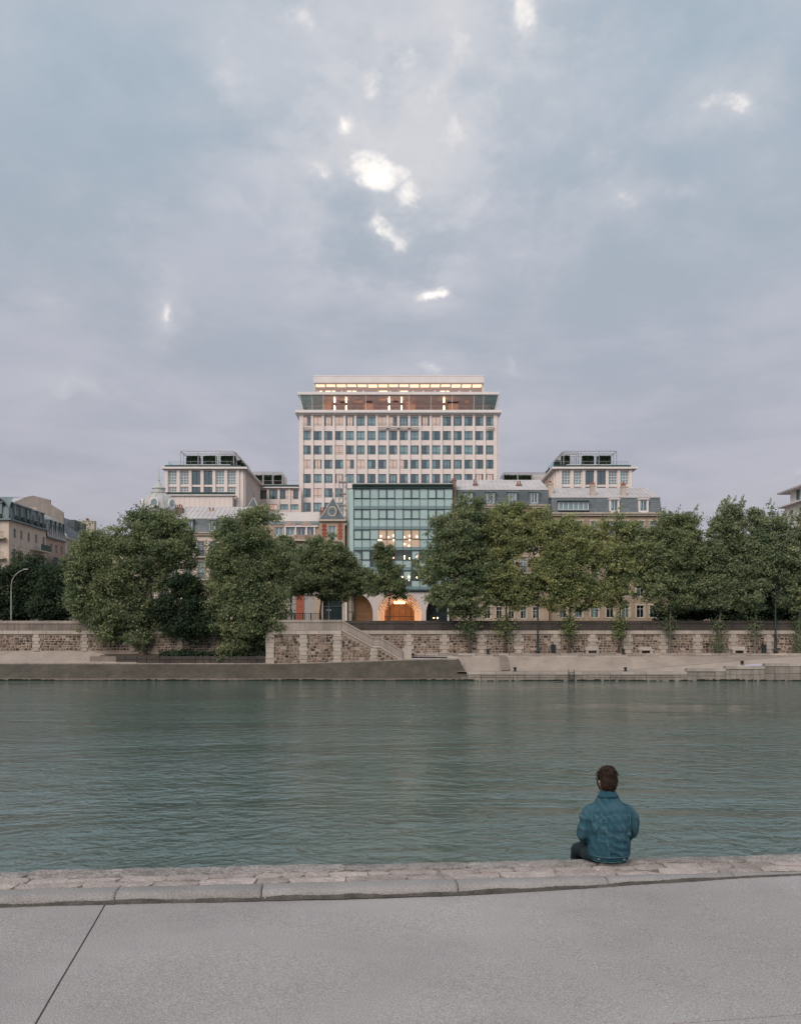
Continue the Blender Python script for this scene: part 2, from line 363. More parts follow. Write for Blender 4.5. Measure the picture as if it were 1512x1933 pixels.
def pavz(t): return 2.922 + .070 * sm(.4, 3.7, t)
def jt(n): return -2.356 + (.153 * (n + .765) / -2.3)        # skewed joint
def slab(tl, tr, n0, n1):                    # tl, tr: functions of n; slab with a tilted, slightly uneven top
    mb = MB(); g_ = .006; nt_, nn = 24, 10
    vs = []; fs = []
    for i in range(nn + 1):
        for j in range(nt_ + 1):
            n = n0 + g_ + (n1 - n0 - 2 * g_) * i / nn
            t = (tl(n) + g_) * (1 - j / nt_) + (tr(n) - g_) * j / nt_
            if n1 > -1: n += kf(t) * i / nn
            e = .004 * (math.sin(t * 1.7 + n) + math.sin(n * 2.3 - t * .6)) 
            vs.append(nq(t, n, pavz(t) + e))
    W = nt_ + 1
    for i in range(nn):
        for j in range(nt_): fs.append((i*W+j, i*W+j+1, (i+1)*W+j+1, (i+1)*W+j))
    k = len(vs); ring = [j for j in range(W)] + [i*W+nt_ for i in range(1, nn+1)] + [nn*W+j for j in range(nt_-1, -1, -1)] + [i*W for i in range(nn-1, 0, -1)]
    R_ = len(ring); vs += [vs[r] for r in ring] + [(vs[r][0], vs[r][1], 2.885) for r in ring]
    for q in range(R_): fs.append((k+q, k+R_+q, k+R_+(q+1) % R_, k+(q+1) % R_))
    mb.add(vs, fs); o = mb.build('paving_slab', MT['aggregate'], pave)
    me = o.data; me.polygons.foreach_set('use_smooth', [i < nt_*nn for i in range(len(me.polygons))])
ns = [-.775, -3.24, -6.2, -9.5]
for i in range(3):
    slab(lambda n: -9.4, jt, ns[i+1], ns[i]); slab(jt, lambda n: 4.6, ns[i+1], ns[i]); slab(lambda n: 4.6, lambda n: 11.5, ns[i+1], ns[i])
    slab(lambda n: -16.0, lambda n: -9.4, ns[i+1], ns[i])
# kerb: rounded granite blocks
kerb = thing('kerb', (0, 7, 2.9), 'rounded granite kerb between the pavement and the cobbled quay edge', None); kerb['kind'] = 'structure'
random.seed(4)
def tpx(x, Yk=7.2): return px(x, Yk) / NC
kts = [-13.6, -12.1, -10.7, -9.3, -7.9, -6.5, -5.1, -3.7, tpx(198, 6.95), tpx(478, 7.08), tpx(850, 7.26), tpx(1135, 7.4), 2.75, 4.2, 5.6, 7.1, 8.5, 9.9, 11.4]
prof = [(-.562, 2.88), (-.562, 2.985), (-.568, 2.997), (-.585, 3.001), (-.70, 2.999), (-.728, 2.993), (-.752, 2.978), (-.764, 2.952), (-.768, 2.88)]
for i in range(len(kts) - 1):
    mb = MB(); t0, t1 = kts[i] + .004, kts[i+1] - .004; K = 9; P = len(prof); vs = []; fs = []
    for k in range(K + 1):
        t = t0 + (t1 - t0) * k / K; pin = .005 if k in (0, K) else 0
        if k == 1: t = t0 + .02
        if k == K - 1: t = t1 - .02
        for (n, z) in prof:
            j = .0035 * math.sin(t * 9 + n * 30) + .003 * math.sin(t * 23)
            vs.append(nq(t, n + j + (pin * .6 if n < -.7 else 0) + (kf(t) if n < -.65 else 0), (z - pin + j * .5) if z > 2.95 else z))
    for k in range(K):
        for p_ in range(P - 1): fs.append((k*P+p_, (k+1)*P+p_, (k+1)*P+p_+1, k*P+p_+1))
    fs += [tuple(range(P)), tuple(range(K*P+P-1, K*P-1, -1))]
    mb.add(vs, fs); mb.build('kerb_block', MT['kerb_granite'], kerb, smooth=True)
    d = MB(); d.add([nq(kts[i]-.004, -.79, 2.90), nq(kts[i]+.004, -.79, 2.90), nq(kts[i]+.004, -.56, 2.985), nq(kts[i]-.004, -.56, 2.985)], [(0, 1, 2, 3)])
# dark strip along the foot of the kerb
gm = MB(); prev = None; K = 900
for k in range(K + 1):                       # ragged dark line up the lower kerb face and onto the slab
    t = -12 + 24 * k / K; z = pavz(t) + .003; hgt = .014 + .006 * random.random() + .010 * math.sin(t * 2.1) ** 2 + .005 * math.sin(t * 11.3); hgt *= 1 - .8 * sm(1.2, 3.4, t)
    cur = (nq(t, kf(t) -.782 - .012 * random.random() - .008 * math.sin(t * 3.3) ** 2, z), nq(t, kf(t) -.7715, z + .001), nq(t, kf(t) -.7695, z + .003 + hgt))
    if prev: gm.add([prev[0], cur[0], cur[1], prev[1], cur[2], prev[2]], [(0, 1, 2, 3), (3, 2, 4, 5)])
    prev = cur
go = gm.build('kerb_foot_strip', MT['kerb_strip'], kerb); go['kind'] = 'stuff'
# cobbled edge: rough coping along the drop, irregular setts in front of it
edge = thing('cobbled_quay_edge', (0, 7.6, 2.9), 'irregular pinkish setts and rough coping along the quay edge', None); edge['kind'] = 'structure'
bed = MB(); NF.box(bed, -16, 16, -.560, -.004, 2.8, 2.986); bed.build('mortar_bed', MT['mortar'], edge)
def rough_block(t0, t1, n0, n1, z, name, mat, lump, seed):
    rnd = random.Random(seed); bm = bmesh.new(); nx, ny = max(3, int((t1 - t0) / .05)), max(3, int((n1 - n0) / .045)); V = {}
    ph = [rnd.uniform(0, 6) for _ in range(6)]; tilt = rnd.uniform(-.012, .012); tilt2 = rnd.uniform(-.02, .02)
    for i in range(nx + 1):
        for j in range(ny + 1):
            a, b_ = i / nx, j / ny
            e = min(a, 1 - a) * (t1 - t0); f = min(b_, 1 - b_) * (n1 - n0)
            rnd_e = min(1, e / .035) * min(1, f / .035)
            cut = .012 * (1 - min(1, e / .05)) * (1 - min(1, f / .05))
            sgn = (1 if a < .5 else -1); sg2 = (1 if b_ < .5 else -1)
            t = t0 + (t1 - t0) * a + sgn * cut + .008 * math.sin(ph[0] + b_ * 5 + a * 2) * (1 if 0 < i < nx else 1)
            n = n0 + (n1 - n0) * b_ + sg2 * cut + .007 * math.sin(ph[1] + a * 7)
            zz = z - .004 * (1 - rnd_e) ** 1.5 + lump * (math.sin(ph[2] + t * 17) * math.sin(ph[3] + n * 21) + .5 * math.sin(ph[4] + t * 41 + n * 13)) + tilt * (b_ - .5) * 2 * .5 + tilt2 * (a - .5) * .5
            V[i, j] = bm.verts.new(nq(t, n, zz))
    for i in range(nx):
        for j in range(ny): bm.faces.new((V[i, j], V[i+1, j], V[i+1, j+1], V[i, j+1]))
    ring = [(i, 0) for i in range(nx)] + [(nx, j) for j in range(ny)] + [(i, ny) for i in range(nx, 0, -1)] + [(0, j) for j in range(ny, 0, -1)]
    low = [bm.verts.new((V[r].co.x, V[r].co.y, 2.93)) for r in ring]; hi = [bm.verts.new(V[r].co) for r in ring]
    for q in range(len(ring)): bm.faces.new((hi[q], low[q], low[(q+1) % len(ring)], hi[(q+1) % len(ring)]))
    bm.normal_update()
    c = nq((t0+t1)/2, (n0+n1)/2, 2.93)
    bmesh.ops.translate(bm, verts=bm.verts, vec=(-c[0], -c[1], -c[2]))
    me = bpy.data.meshes.new(name); bm.to_mesh(me); bm.free(); me.materials.append(mat)
    me.polygons.foreach_set('use_smooth', [i < nx*ny for i in range(len(me.polygons))]); me.update()
    return place(name, me, edge, c)
random.seed(11); sd = 0
t = -10.0
while t < 10:                               # coping
    l = random.uniform(.75, 1.35); sd += 1
    rough_block(t + .006, t + l - .006, -.225 + random.uniform(-.015, .015), 0.0, 3.0 + random.uniform(-.003, .003), 'coping_stone', MT['rough_coping'], .003, sd); t += l
for (n0, n1, la, lb) in ((-.388, -.235, .17, .42), (-.558, -.396, .22, .52)):
    t = -7.5 + random.uniform(0, .2)
    while t < 7.5:
        l = random.uniform(la, lb); sd += 1
        rough_block(t + .005, t + l - .005, n0 + random.uniform(0, .006), n1 - random.uniform(0, .006), 2.998 + random.uniform(-.005, .004), 'sett', MT['sett'], .002, sd); t += l

# ------------------------------------------------------------------ far bank
M('revetment', (.085, .077, .060), .9, .25, .35, .35, 4, streak=.6, scol=(.045, .042, .034), stains=.5, stcol=(.16, .14, .115), stscale=.45)
M('bank_pale', (.36, .31, .265), .9, .14, .35, .25, 4, stains=.5, stcol=(.22, .185, .155), stscale=.5, streak=.2, scol=(.25, .21, .18))
M('coping_pale', (.40, .36, .315), .85, .15, .6, .2, 6, rnd=.16, stains=.4, stcol=(.2, .18, .15), stscale=1.1)
M('quay_block', (.27, .245, .21), .9, .2, .5, .3, 5, rnd=.13, streak=.55, scol=(.10, .092, .078))
M('algae', (.020, .030, .018), .9, .4, 2, .5, 8)
M('wall_mortar', (.36, .30, .245), .95, .15, .6, .3, 12, stains=.4, stcol=(.17, .145, .12), stscale=.4)
M('rubble', (.165, .122, .095), .95, .3, 1.3, .5, 9, tint=.75)
M('rubble_stone', (.175, .130, .100), .95, .3, 1.3, .5, 9, rnd=.75)
M('ashlar', (.44, .385, .33), .85, .12, .8, .15, 6, rnd=.10, stains=.4, stcol=(.26, .225, .19), stscale=.6)
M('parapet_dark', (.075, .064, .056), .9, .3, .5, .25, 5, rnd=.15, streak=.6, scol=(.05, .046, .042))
M('parapet_stone', (.215, .182, .155), .9, .22, .5, .25, 5, rnd=.10, streak=.55, scol=(.11, .095, .08))
M('parapet_pale', (.33, .285, .245), .9, .18, .5, .2, 5, rnd=.08, streak=.5, scol=(.17, .15, .13))
XL, XR = -95.0, 95.0
YB = 106.0                                  # plane of the upper quay wall
X0 = px(866, 103)                           # where the dark slope ends and the landing stage begins
bank = thing('revetment', (0, 101, 0), 'dark sloping masonry bank running down into the river on the left', None); bank['kind'] = 'structure'
mb = MB(); K = 40; vs = []; fs = []
for i in range(K + 1):
    a = i / K; x = XL + (X0 - XL) * a
    zt = 1.79 + .54 * sm(px(500, 103), X0, x)
    xb = x + (px(886, 100) - X0) * sm(X0 - 6, X0, x)
    vs += [(xb, 99.9, -1.0), (xb, 100.35, .22), (x, 103.0, zt), (x, 103.35, zt + .02)]
for i in range(K):
    for j in range(3): fs.append((i*4+j, (i+1)*4+j, (i+1)*4+j+1, i*4+j+1))
mb.add(vs, fs); mb.build('slope', MT['revetment'], bank)
random.seed(21)
x = XL
while x < px(886, 100):                      # stone foot at the water and the algae line
    l = random.uniform(1.2, 2.4); m2 = MB(); m2.fbox(Fr(0, 100.2), x, min(x + l, px(884, 100)) - .02, .05, .26, -.3, .12 + random.uniform(-.02, .02)); m2.build('foot_stone', MT['parapet_stone'], bank); x += l
al = MB()
for k in range(900):
    x = random.uniform(XL, XR); l = random.uniform(.15, .8); y0 = 99.98 - random.uniform(0, .05); zt = random.uniform(.02, .17) + .06 * math.sin(x * .4)
    yy = 100.02 if x < px(886, 100) else 99.88
    al.add([(x, yy, -.1), (x + l, yy, -.1), (x + l * .9, yy - .02, zt), (x + l * .1, yy - .03, zt * .9)], [(0, 1, 2, 3)])
tag(al.build('algae_fringe', MT['algae']), 'dark algae fringe along the far waterline', 'algae', kind='stuff')
x = XL
while x < px(866, 103) - .3:                 # pale lip along the top of the slope
    l = random.uniform(1.0, 2.2); x1 = min(x + l, X0 - .05); zt = 1.79 + .54 * sm(px(500, 103), X0, (x + x1) / 2)
    m2 = MB(); m2.stone(Fr(0, 103.05), x, x1 - .03, zt - .14, zt + .07, -.3, .13); m2.build('lip_stone', MT['parapet_pale'], bank); x += l
# pale bank and planted ledge on the left
pb = thing('upper_bank', (-40, 105, 1.8), 'pale paved bank below the quay wall on the left', None); pb['kind'] = 'structure'
XA = px(205, 104); XC = px(503, 103.4)
MB().add([(XL, 103.3, 1.80), (XA + 4, 103.3, 1.80), (XA - 3, 106.1, 3.22), (XL, 106.1, 3.22)], [(0, 1, 2, 3)]).build('paved_slope', MT['bank_pale'], pb)
MB().add([(XL, 106.05, 3.22), (XA + 6, 106.05, 3.22), (XA + 6, 107.9, 3.25), (XL, 107.9, 3.25)], [(0, 1, 2, 3)]).build('ledge', MT['bank_pale'], pb)
led = thing('planting_bed', (px(350, 104), 104.5, 1.8), 'earth bed behind a low brown retaining wall under the left trees', None); led['kind'] = 'structure'
x = XA + 1
while x < XC - .1:
    l = random.uniform(.8, 1.6); x1 = min(x + l, XC)
    for r in range(2): m2 = MB(); m2.stone(Fr(0, 103.7), x, x1 - .02, 1.82 + r * .42, 1.82 + r * .42 + .40, -.3, .1 + random.uniform(-.02, .03)); m2.build('retaining_stone', MT['parapet_dark'], led)
    x += l
MB().fbox(Fr(0, 103.75), XA - 2, XC, 1.7, 2.62, -.3, .02).build('retaining_core', MT['parapet_stone'], led)
MB().add([(XA - 1, 103.85, 2.55), (XC, 103.85, 2.55), (XC, 107.9, 3.1), (XA - 2, 107.9, 3.1)], [(0, 1, 2, 3)]).build('soil', MT['earth'], led)
# landing stage on the right
ls = thing('landing_stage', (30, 101, 0), 'pale stone landing stage with sloping paved bank on the right', None); ls['kind'] = 'structure'
XS = px(884, 100)
steps = [(XS, px(1296, 100), 1.0), (px(1296, 100), px(1369, 100), 1.35), (px(1369, 100), px(1443, 100), 1.62), (px(1443, 100), XR, 1.92)]
for (a, b_, zt) in steps:
    x = a
    while x < b_ - .05:                      # facing blocks in two courses and a coping
        l = random.uniform(1.1, 2.0); x1 = min(x + l, b_)
        yo = .35 * (1 - sm(XS, XS + 4.5, x))
        f = Fr(0, 100.0 + yo)
        m2 = MB(); m2.stone(f, x, x1 - .02, -.6, (zt - .32) * .5, -.6, .05 + random.uniform(-.03, .03), .02); m2.build('facing_block', MT['quay_block'], ls)
        m2 = MB(); m2.stone(f, x, x1 - .015, (zt - .32) * .5 + .01, zt - .33, -.6, .02 + random.uniform(-.03, .03), .02); m2.build('facing_block', MT['quay_block'], ls)
        m2 = MB(); m2.fbox(f, x, x1 - .015, zt - .32, zt + random.uniform(-.015, .02), -.75, .1 + random.uniform(-.02, .03)); m2.build('coping_stone', MT['coping_pale'], ls)
        x += l
# deck behind the coping, then the bank up to the promenade
def bandmesh(rows, K=60):                    # rows: functions x->(y,z)
    vs, fs = [], []
    for i in range(K + 1):
        for r in rows:
            x = XS - 1.2 + (XR - XS + 1.2) * i / K; y, z = r(x); vs.append((x, y, z))
    R = len(rows)
    for i in range(K):
        for j in range(R - 1): fs.append((i*R+j, (i+1)*R+j, (i+1)*R+j+1, i*R+j+1))
    m2 = MB(); m2.add(vs, fs); return m2
def deckz(x): return .99 + .93 * sm(px(1290, 100), px(1450, 100), x)
def rampz(x): return 1.0 + 1.75 * max(0, min(1.15, (x - px(1170, 102)) / (px(1512, 102) - px(1170, 102))))
bandmesh([lambda x: (100.7, deckz(x) - .02), lambda x: (101.6, max(deckz(x), min(rampz(x), 2.6)) + .0)]).build('deck', MT['bank_pale'], ls)
bandmesh([lambda x: (101.6, max(deckz(x), min(rampz(x), 2.6))), lambda x: (102.3, max(deckz(x) + .03, min(rampz(x), 2.6) + .02))]).build('ramp', MT['parapet_pale'], ls)
bandmesh([lambda x: (102.3, max(deckz(x) + .03, min(rampz(x), 2.6) + .02)), lambda x: (104.6, 2.62)]).build('paved_slope', MT['bank_pale'], ls)
st = MB(); st.add([(XS - 1.3, 100.3, .02), (XS - .55, 100.2, .02), (XS - 1.5 + .55, 104.6, 2.66), (XS - 2.2, 104.6, 2.66)], [(0, 1, 2, 3)]); st.build('edge_kerb', MT['coping_pale'], ls)
for k in range(9):
    a = k / 9; m2 = MB(); y = 100.5 + 4 * a; z = .25 + 2.3 * a; xx = XS - .75 - .65 * a
    m2.box(xx, xx + .85, y, y + .44, z - .2, z + .12); m2.build('step_stone', MT['coping_pale'], ls)
m2 = MB(); m2.add([(px(946, 101.5), 101.75, 1.06), (px(963, 101.5), 101.75, 1.06), (px(958, 104), 104.5, 2.62), (px(943, 104), 104.5, 2.62)], [(0, 1, 2, 3)])
m2.v = [(v[0], v[1], v[2] + .03) for v in m2.v]; m2.build('stair_flight', MT['parapet_stone'], ls)
# promenade: two courses of long stones, then the walk
pm = thing('promenade', (40, 105.4, 2.6), 'stone-edged promenade under the trees on the right', None); pm['kind'] = 'structure'
x = px(770, 104) + .2
while x < XR:
    l = random.uniform(1.2, 2.6)
    for r in range(2):
        o_ = r * .5
        m2 = MB(); m2.stone(Fr(0, 104.55 + .22 * r), x + o_, x + l - .03 + o_, 2.50 + .22 * r, 2.72 + .225 * r, -.5, .06 + random.uniform(-.02, .04), .02); m2.build('edging_stone', MT['parapet_pale'] if random.random() < .6 else MT['coping_pale'], pm)
    x += l
MB().add([(px(770, 104), 104.7, 2.93), (XR, 104.7, 2.93), (XR, 107, 2.96), (px(770, 104), 107, 2.96)], [(0, 1, 2, 3)]).build('walk', MT['parapet_pale'], pm)

# ------------------------------------------------------------------ quay wall
def pier(parent, f, u, w, z0, z1, h, alt=.22, d=.13, name='quoin_block'):
    n = max(1, round((z1 - z0) / h)); hh = (z1 - z0) / n
    for i in range(n):
        ww = w / 2 + (alt if i % 2 == n % 2 else 0) + random.uniform(-.03, .03)
        m2 = MB(); m2.stone(f, u - ww, u + ww, z0 + i * hh, z0 + (i + 1) * hh - .012, -.2, d + random.uniform(-.015, .015), .015); m2.build(name, MT['ashlar'], parent)
SINGLE = [0]
unit = []
for k in range(8):
    random.seed(100 + k); m2 = MB(); m2.stone(Fr(0, 0), -.5, .5, -.5, .5, -.5, .5, .09); unit.append(m2.mesh('stone', MT['rubble_stone']))
def rubble(parent, f, u0, u1, z0, z1f, single=False, h=.30, la=.28, lb=.62, d=.06):
    m2 = MB(); z = z0; r = 0
    while True:
        hh = h * random.uniform(.85, 1.15); u = u0 + random.uniform(-.2, 0)
        if z > max(z1f(u0), z1f(u1)) - .1: break
        while u < u1 - .06:
            l = random.uniform(la, lb); a, b_ = max(u, u0), min(u + l, u1); u += l
            if b_ - a < .12: continue
            top = min(z + hh, min(z1f(a), z1f(b_)))
            if top - z < .12 or random.random() < .05: continue
            j = random.uniform(-.035, .055); gp = random.uniform(.04, .085)
            if single and SINGLE[0] < 300:
                SINGLE[0] += 1; c = f.pt((a + b_) / 2, (z + top) / 2, -.05)
                place('stone', random.choice(unit), parent, c, f.a, (b_ - a - gp, .2 + 2 * j, top - z - gp))
            else: m2.stone(f, a + gp/2, b_ - gp/2, z + gp/2, top - gp/2, -.1, d + j, .06)
        z += hh
    if m2.v:
        o = m2.build('stonework', MT['rubble'], parent); o['kind'] = 'stuff'
random.seed(31)
def wall_run(label, ua, ub, piers, zb, full, single=False):
    w = thing('quay_wall', ((ua + ub) / 2, YB, zb), label, 'wall'); f = Fr(0, YB)
    MB().box(ua, ub, YB, YB + 1.6, zb - .6, 5.62).build('mortar_backing', MT['wall_mortar'], w)
    xs = [ua] + piers + [ub]
    for u in piers: pier(w, f, u, .62, zb, 5.17, .43, .26 if not full else .14)
    for a, b_ in zip(xs[:-1], xs[1:]):
        rubble(w, f, a + (.5 if a != ua else 0), b_ - (.5 if b_ != ub else 0), zb + .05, lambda u: 5.16, single)
    x = ua
    while x < ub - .05:                      # pale band course
        l = random.uniform(1.0, 1.9); x1 = min(x + l, ub)
        m3 = MB(); m3.stone(f, x, x1 - .012, 5.18, 5.62, -.2, .16 + random.uniform(-.01, .01), .012); m3.build('band_stone', MT['ashlar'], w); x += l
    x = ua
    while x < ub - .05:                      # weathered parapet: one course and a cap
        l = random.uniform(1.4, 2.6); x1 = min(x + l, ub)
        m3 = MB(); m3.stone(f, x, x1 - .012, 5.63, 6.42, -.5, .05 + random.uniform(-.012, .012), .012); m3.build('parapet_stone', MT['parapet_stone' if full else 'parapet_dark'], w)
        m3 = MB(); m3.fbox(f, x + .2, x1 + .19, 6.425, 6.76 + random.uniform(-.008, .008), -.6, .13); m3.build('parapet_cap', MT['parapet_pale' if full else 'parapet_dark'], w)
        x += l
    return w
UR = px(648, YB)
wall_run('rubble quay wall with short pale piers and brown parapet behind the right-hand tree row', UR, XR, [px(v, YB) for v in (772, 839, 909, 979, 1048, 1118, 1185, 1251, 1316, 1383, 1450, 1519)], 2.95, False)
wall_run('rubble quay wall with narrow full-height pale piers behind the left trees', XL, px(500, YB), [px(v, YB) for v in (-20, 70, 161, 252, 343, 434)], 3.2, True)
# bastion with the stair
YS = 103.4; fb = Fr(0, YS)
bas = thing('stair_bastion', (px(640, YS), YS, 1.8), 'projecting quay wall bastion with solid parapet and stair descending to the right', 'wall')
def bx(v): return px(v, YS)
def bz(v): return pz(v, YS)
prof_ = [(bx(503), bz(1190)), (bx(645), bz(1190)), (bx(704), bz(1222)), (bx(718), bz(1222)), (bx(760), bz(1246))]
def ztop(u):
    for (a, za), (b_, zb_) in zip(prof_[:-1], prof_[1:]):
        if a <= u <= b_: return za + (zb_ - za) * (u - a) / (b_ - a)
    return prof_[0][1] if u < prof_[0][0] else prof_[-1][1]
MB().fpoly(fb, [(bx(503), 1.5), (bx(760), 1.9)] + prof_[::-1], -1.2, 0).build('mortar_backing', MT['wall_mortar'], bas)
MB().box(bx(503), bx(645), YS + 1.2, YB + 1.5, 1.5, bz(1190)).build('terrace', MT['wall_mortar'], bas)
pier(bas, fb, bx(510), .95, 1.8, bz(1193), .6, .02, .1)
pier(bas, fb, bx(573), .80, 1.8, bz(1198), .46, .12, .1); pier(bas, fb, bx(637), .85, 1.85, bz(1194), .46, .10, .1); pier(bas, fb, bx(706), .72, 1.95, bz(1223), .44, .08, .1)
bcap = lambda off: (lambda u: ztop(u) - off)
for a, b_ in ((517, 566), (580, 629), (645, 699), (713, 757)):
    rubble(bas, fb, bx(a), bx(b_), 1.86, bcap(.46 if a < 640 else .22), True, .33, .3, .62, .06)
for k in range(6):
    a, b_ = 517 + (645 - 517) / 6 * k, 517 + (645 - 517) / 6 * (k + 1)
    MB().stone(fb, bx(a), bx(b_) - .012, bz(1197.5), bz(1190.3), -.2, .13, .012).build('band_stone', MT['ashlar'], bas)
for k in range(4):                           # solid parapet, level then down the stair
    a, b_ = 505 + 35 * k, 505 + 35 * (k + 1)
    MB().fbox(fb, bx(a), bx(b_) - .012, bz(1190), bz(1175), -.5, .06).build('parapet_stone', MT['parapet_pale'], bas)
    MB().fbox(fb, bx(a), bx(b_) - .012, bz(1175) + .005, bz(1170), -.58, .14).build('parapet_cap', MT['parapet_pale'], bas)
def slant(a, za, b_, zb_, th0, th1, d0, d1, nm, mat):
    MB().fpoly(fb, [(bx(a), bz(za + th1)), (bx(b_), bz(zb_ + th1)), (bx(b_), bz(zb_ + th0)), (bx(a), bz(za + th0))], d0, d1).build(nm, MT[mat], bas)
for (a, za, b_, zb_) in ((645.3, 1170, 674, 1186), (674.3, 1186, 703.5, 1202), (703.8, 1202, 717.5, 1202), (717.8, 1202, 739, 1215), (739.3, 1215, 759.5, 1228)):
    slant(a, za, b_, zb_, 3.6, 16.5, -.5, .05, 'parapet_stone', 'parapet_pale'); slant(a, za, b_, zb_, 0, 3.5, -.58, .13, 'parapet_cap', 'parapet_pale')
    slant(a, za, b_, zb_, 17, 20.5, -.5, .14, 'stringer', 'ashlar')
for k in range(22):
    a = k / 21; x = bx(648) + (bx(758) - bx(648)) * a; z = 5.6 - (5.6 - 3.0) * a
    MB().box(x, x + .36, YS + .52, YB - .02, z - .5, z).build('step', MT['parapet_pale'], bas)
MB().fbox(Fr(0, YS + .3), bx(759.6), bx(777), 1.9, 3.6, -.5, .1).build('newel_base', MT['ashlar'], bas)
# ------------------------------------------------------------------ windows
def kit(w, h, vs=(.5,), hs=(.3,), bar=.05, fr=.06, dep=.08, fmat='dark_frame', gmat='window_glass', cl=True):
    f = Fr(0, 0); m = MB()
    m.fbox(f, -w/2, w/2, 0, fr, -dep, 0); m.fbox(f, -w/2, w/2, h - fr, h, -dep, 0)
    m.fbox(f, -w/2, -w/2 + fr, fr, h - fr, -dep, 0); m.fbox(f, w/2 - fr, w/2, fr, h - fr, -dep, 0)
    for v in vs: m.fbox(f, -w/2 + w*v - bar/2, -w/2 + w*v + bar/2, fr, h - fr, -dep + .01, -.008)
    for v in hs: m.fbox(f, -w/2 + fr, w/2 - fr, h*v - bar/2, h*v + bar/2, -dep + .015, -.012)
    g = MB(); g.add([(-w/2 + fr*.5, dep*.5, fr*.5), (w/2 - fr*.5, dep*.5, fr*.5), (w/2 - fr*.5, dep*.5, h - fr*.5), (-w/2 + fr*.5, dep*.5, h - fr*.5)], [(0, 1, 2, 3)])
    cs = []
    if cl:
        for (a, b) in ((0, 1), (0, .32), (.66, 1), (.2, .8), (0, .55)):
            c = MB(); n = max(4, int((b - a) * w / .12)); vs_ = []
            for i in range(n + 1):
                x = -w/2 + w * (a + (b - a) * i / n); y = .22 + (.03 if i % 2 else 0); vs_ += [(x, y, .02), (x, y, h - .02)]
            c.add(vs_, [(2*i, 2*i+2, 2*i+3, 2*i+1) for i in range(n)]); cs.append(c)
    return dict(w=w, h=h, frame=m.mesh('window', MT[fmat]), pane=g.mesh('pane', MT[gmat]),
                cur=[c.mesh('curtain', MT['curtain']) for c in cs], lit=[c.mesh('curtain', MT['curtain_lit']) for c in cs])
def window(parent, f, u, z, k, d=-.12, cur=None, lit=False):
    o = place('window', k['frame'], parent, f.pt(u, z, d), f.a); sub('pane', k['pane'], o)
    if cur is not None: sub('curtain', (k['lit'] if lit else k['cur'])[cur], o)
    return o
def grid_wall(parent, f, u0, u1, z0, z1, wins, mat, dep=.3, name='wall'):     # wins: (u centre, z sill, kit, curtain, lit)
    ops = [(u - k['w']/2, u + k['w']/2, z, z + k['h']) for u, z, k, c, l in wins]
    MB().wall(f, u0, u1, z0, z1, ops, 0, dep).build(name, MT[mat], parent)
    for u, z, k, c, l in wins: window(parent, f, u, z, k, -.14, c, l)
def shell(parent, x0, x1, y0, y1, z0, z1, mat, name='side_wall', front=False):  # box without front: sides, back, roof
    v = [(x0,y0,z0),(x1,y0,z0),(x1,y1,z0),(x0,y1,z0),(x0,y0,z1),(x1,y0,z1),(x1,y1,z1),(x0,y1,z1)]
    MB().add(v, [(1,2,6,5),(2,3,7,6),(3,0,4,7),(4,5,6,7)] + ([(0,1,5,4)] if front else []), .5).build(name, MT[mat], parent)
def room(parent, f, u0, u1, z0, z1, d=-1.3, mat='room'):
    MB().add([f.pt(u0, z0, d), f.pt(u1, z0, d), f.pt(u1, z1, d), f.pt(u0, z1, d)], [(0, 1, 2, 3)]).build('room_wall', MT[mat], parent)
def railing(parent, f, u0, u1, z0, z1, d, step=.14, mat='iron', r=.02, side=0.0, name='railing'):
    m = MB(); m.fbox(f, u0, u1, z1 - .05, z1, d - .03, d + .03); m.fbox(f, u0, u1, z0, z0 + .04, d - .02, d + .02)
    n = max(2, int((u1 - u0) / step))
    for i in range(n + 1):
        u = u0 + (u1 - u0) * i / n; m.fbox(f, u - r/2, u + r/2, z0 + .04, z1 - .05, d - r/2, d + r/2)
    if side:
        for u in (u0, u1): m.fbox(f, u - .02, u + .02, z1 - .05, z1, 0, d - .03); m.fbox(f, u - .012, u + .012, z0, z1 - .05, d/2 - .012, d/2 + .012)
    return m.build(name, MT[mat], parent)
def chimney(parent, f, u0, u1, z0, z1, d0, d1, pots=3, mat='chimney_brick'):
    c = MB().fbox(f, u0, u1, z0, z1, d0, d1).fbox(f, u0 - .06, u1 + .06, z1 - .22, z1 - .06, d0 - .06, d1 + .06).build('chimney', MT[mat], parent)
    for i in range(pots):
        p = f.pt(u0 + (u1 - u0) * (i + .5) / pots, z1, (d0 + d1) / 2); h = random.uniform(.35, .7)
        m = MB(); m.lathe(p, [(.13, 0), (.11, h * .8), (.14, h * .82), (.13, h)], 8); o = m.mesh('chimney_pot', MT['terracotta'], ORI[c]); place('chimney_pot', o, c, ORI[c])

# ------------------------------------------------------------------ the tower
random.seed(51)
YT = 215.0; ft = Fr(0, YT)
def tx(v): return px(v, YT)
def tz(v): return pz(v, YT)
tw = thing('tower_block', (0, YT, 5.7), 'tall pale tower block with lit glazed top storeys above a grid of windows', 'building')
BW, RH = 20.28 * YT / F, 27.0 * YT / F
u_first = tx(571.8 + 7.8)
kt = kit(15.6 * YT / F, 17.2 * YT / F, (.5,), (.22,), .07, .07)
zt0 = tz(804)
top = tz(781)
wins = []
warm = {(0,0),(0,1),(0,2),(0,3),(0,4),(0,7),(0,8),(0,11),(0,12),(3,0),(3,1),(3,4),(3,5),(3,8),(3,9),(2,3),(4,16),(4,17),(4,3),(5,1)}
for r in range(8):
    for c in range(18):
        l = (r, c) in warm
        cur = random.choice([0, 0, 1, 2, 3, 4, 1, 2]) if not l else random.choice([0, 0, 0, 3, 4])
        wins.append((u_first + c * BW, zt0 - r * RH, kt, cur, l))
x0, x1 = tx(565), tx(941.5)
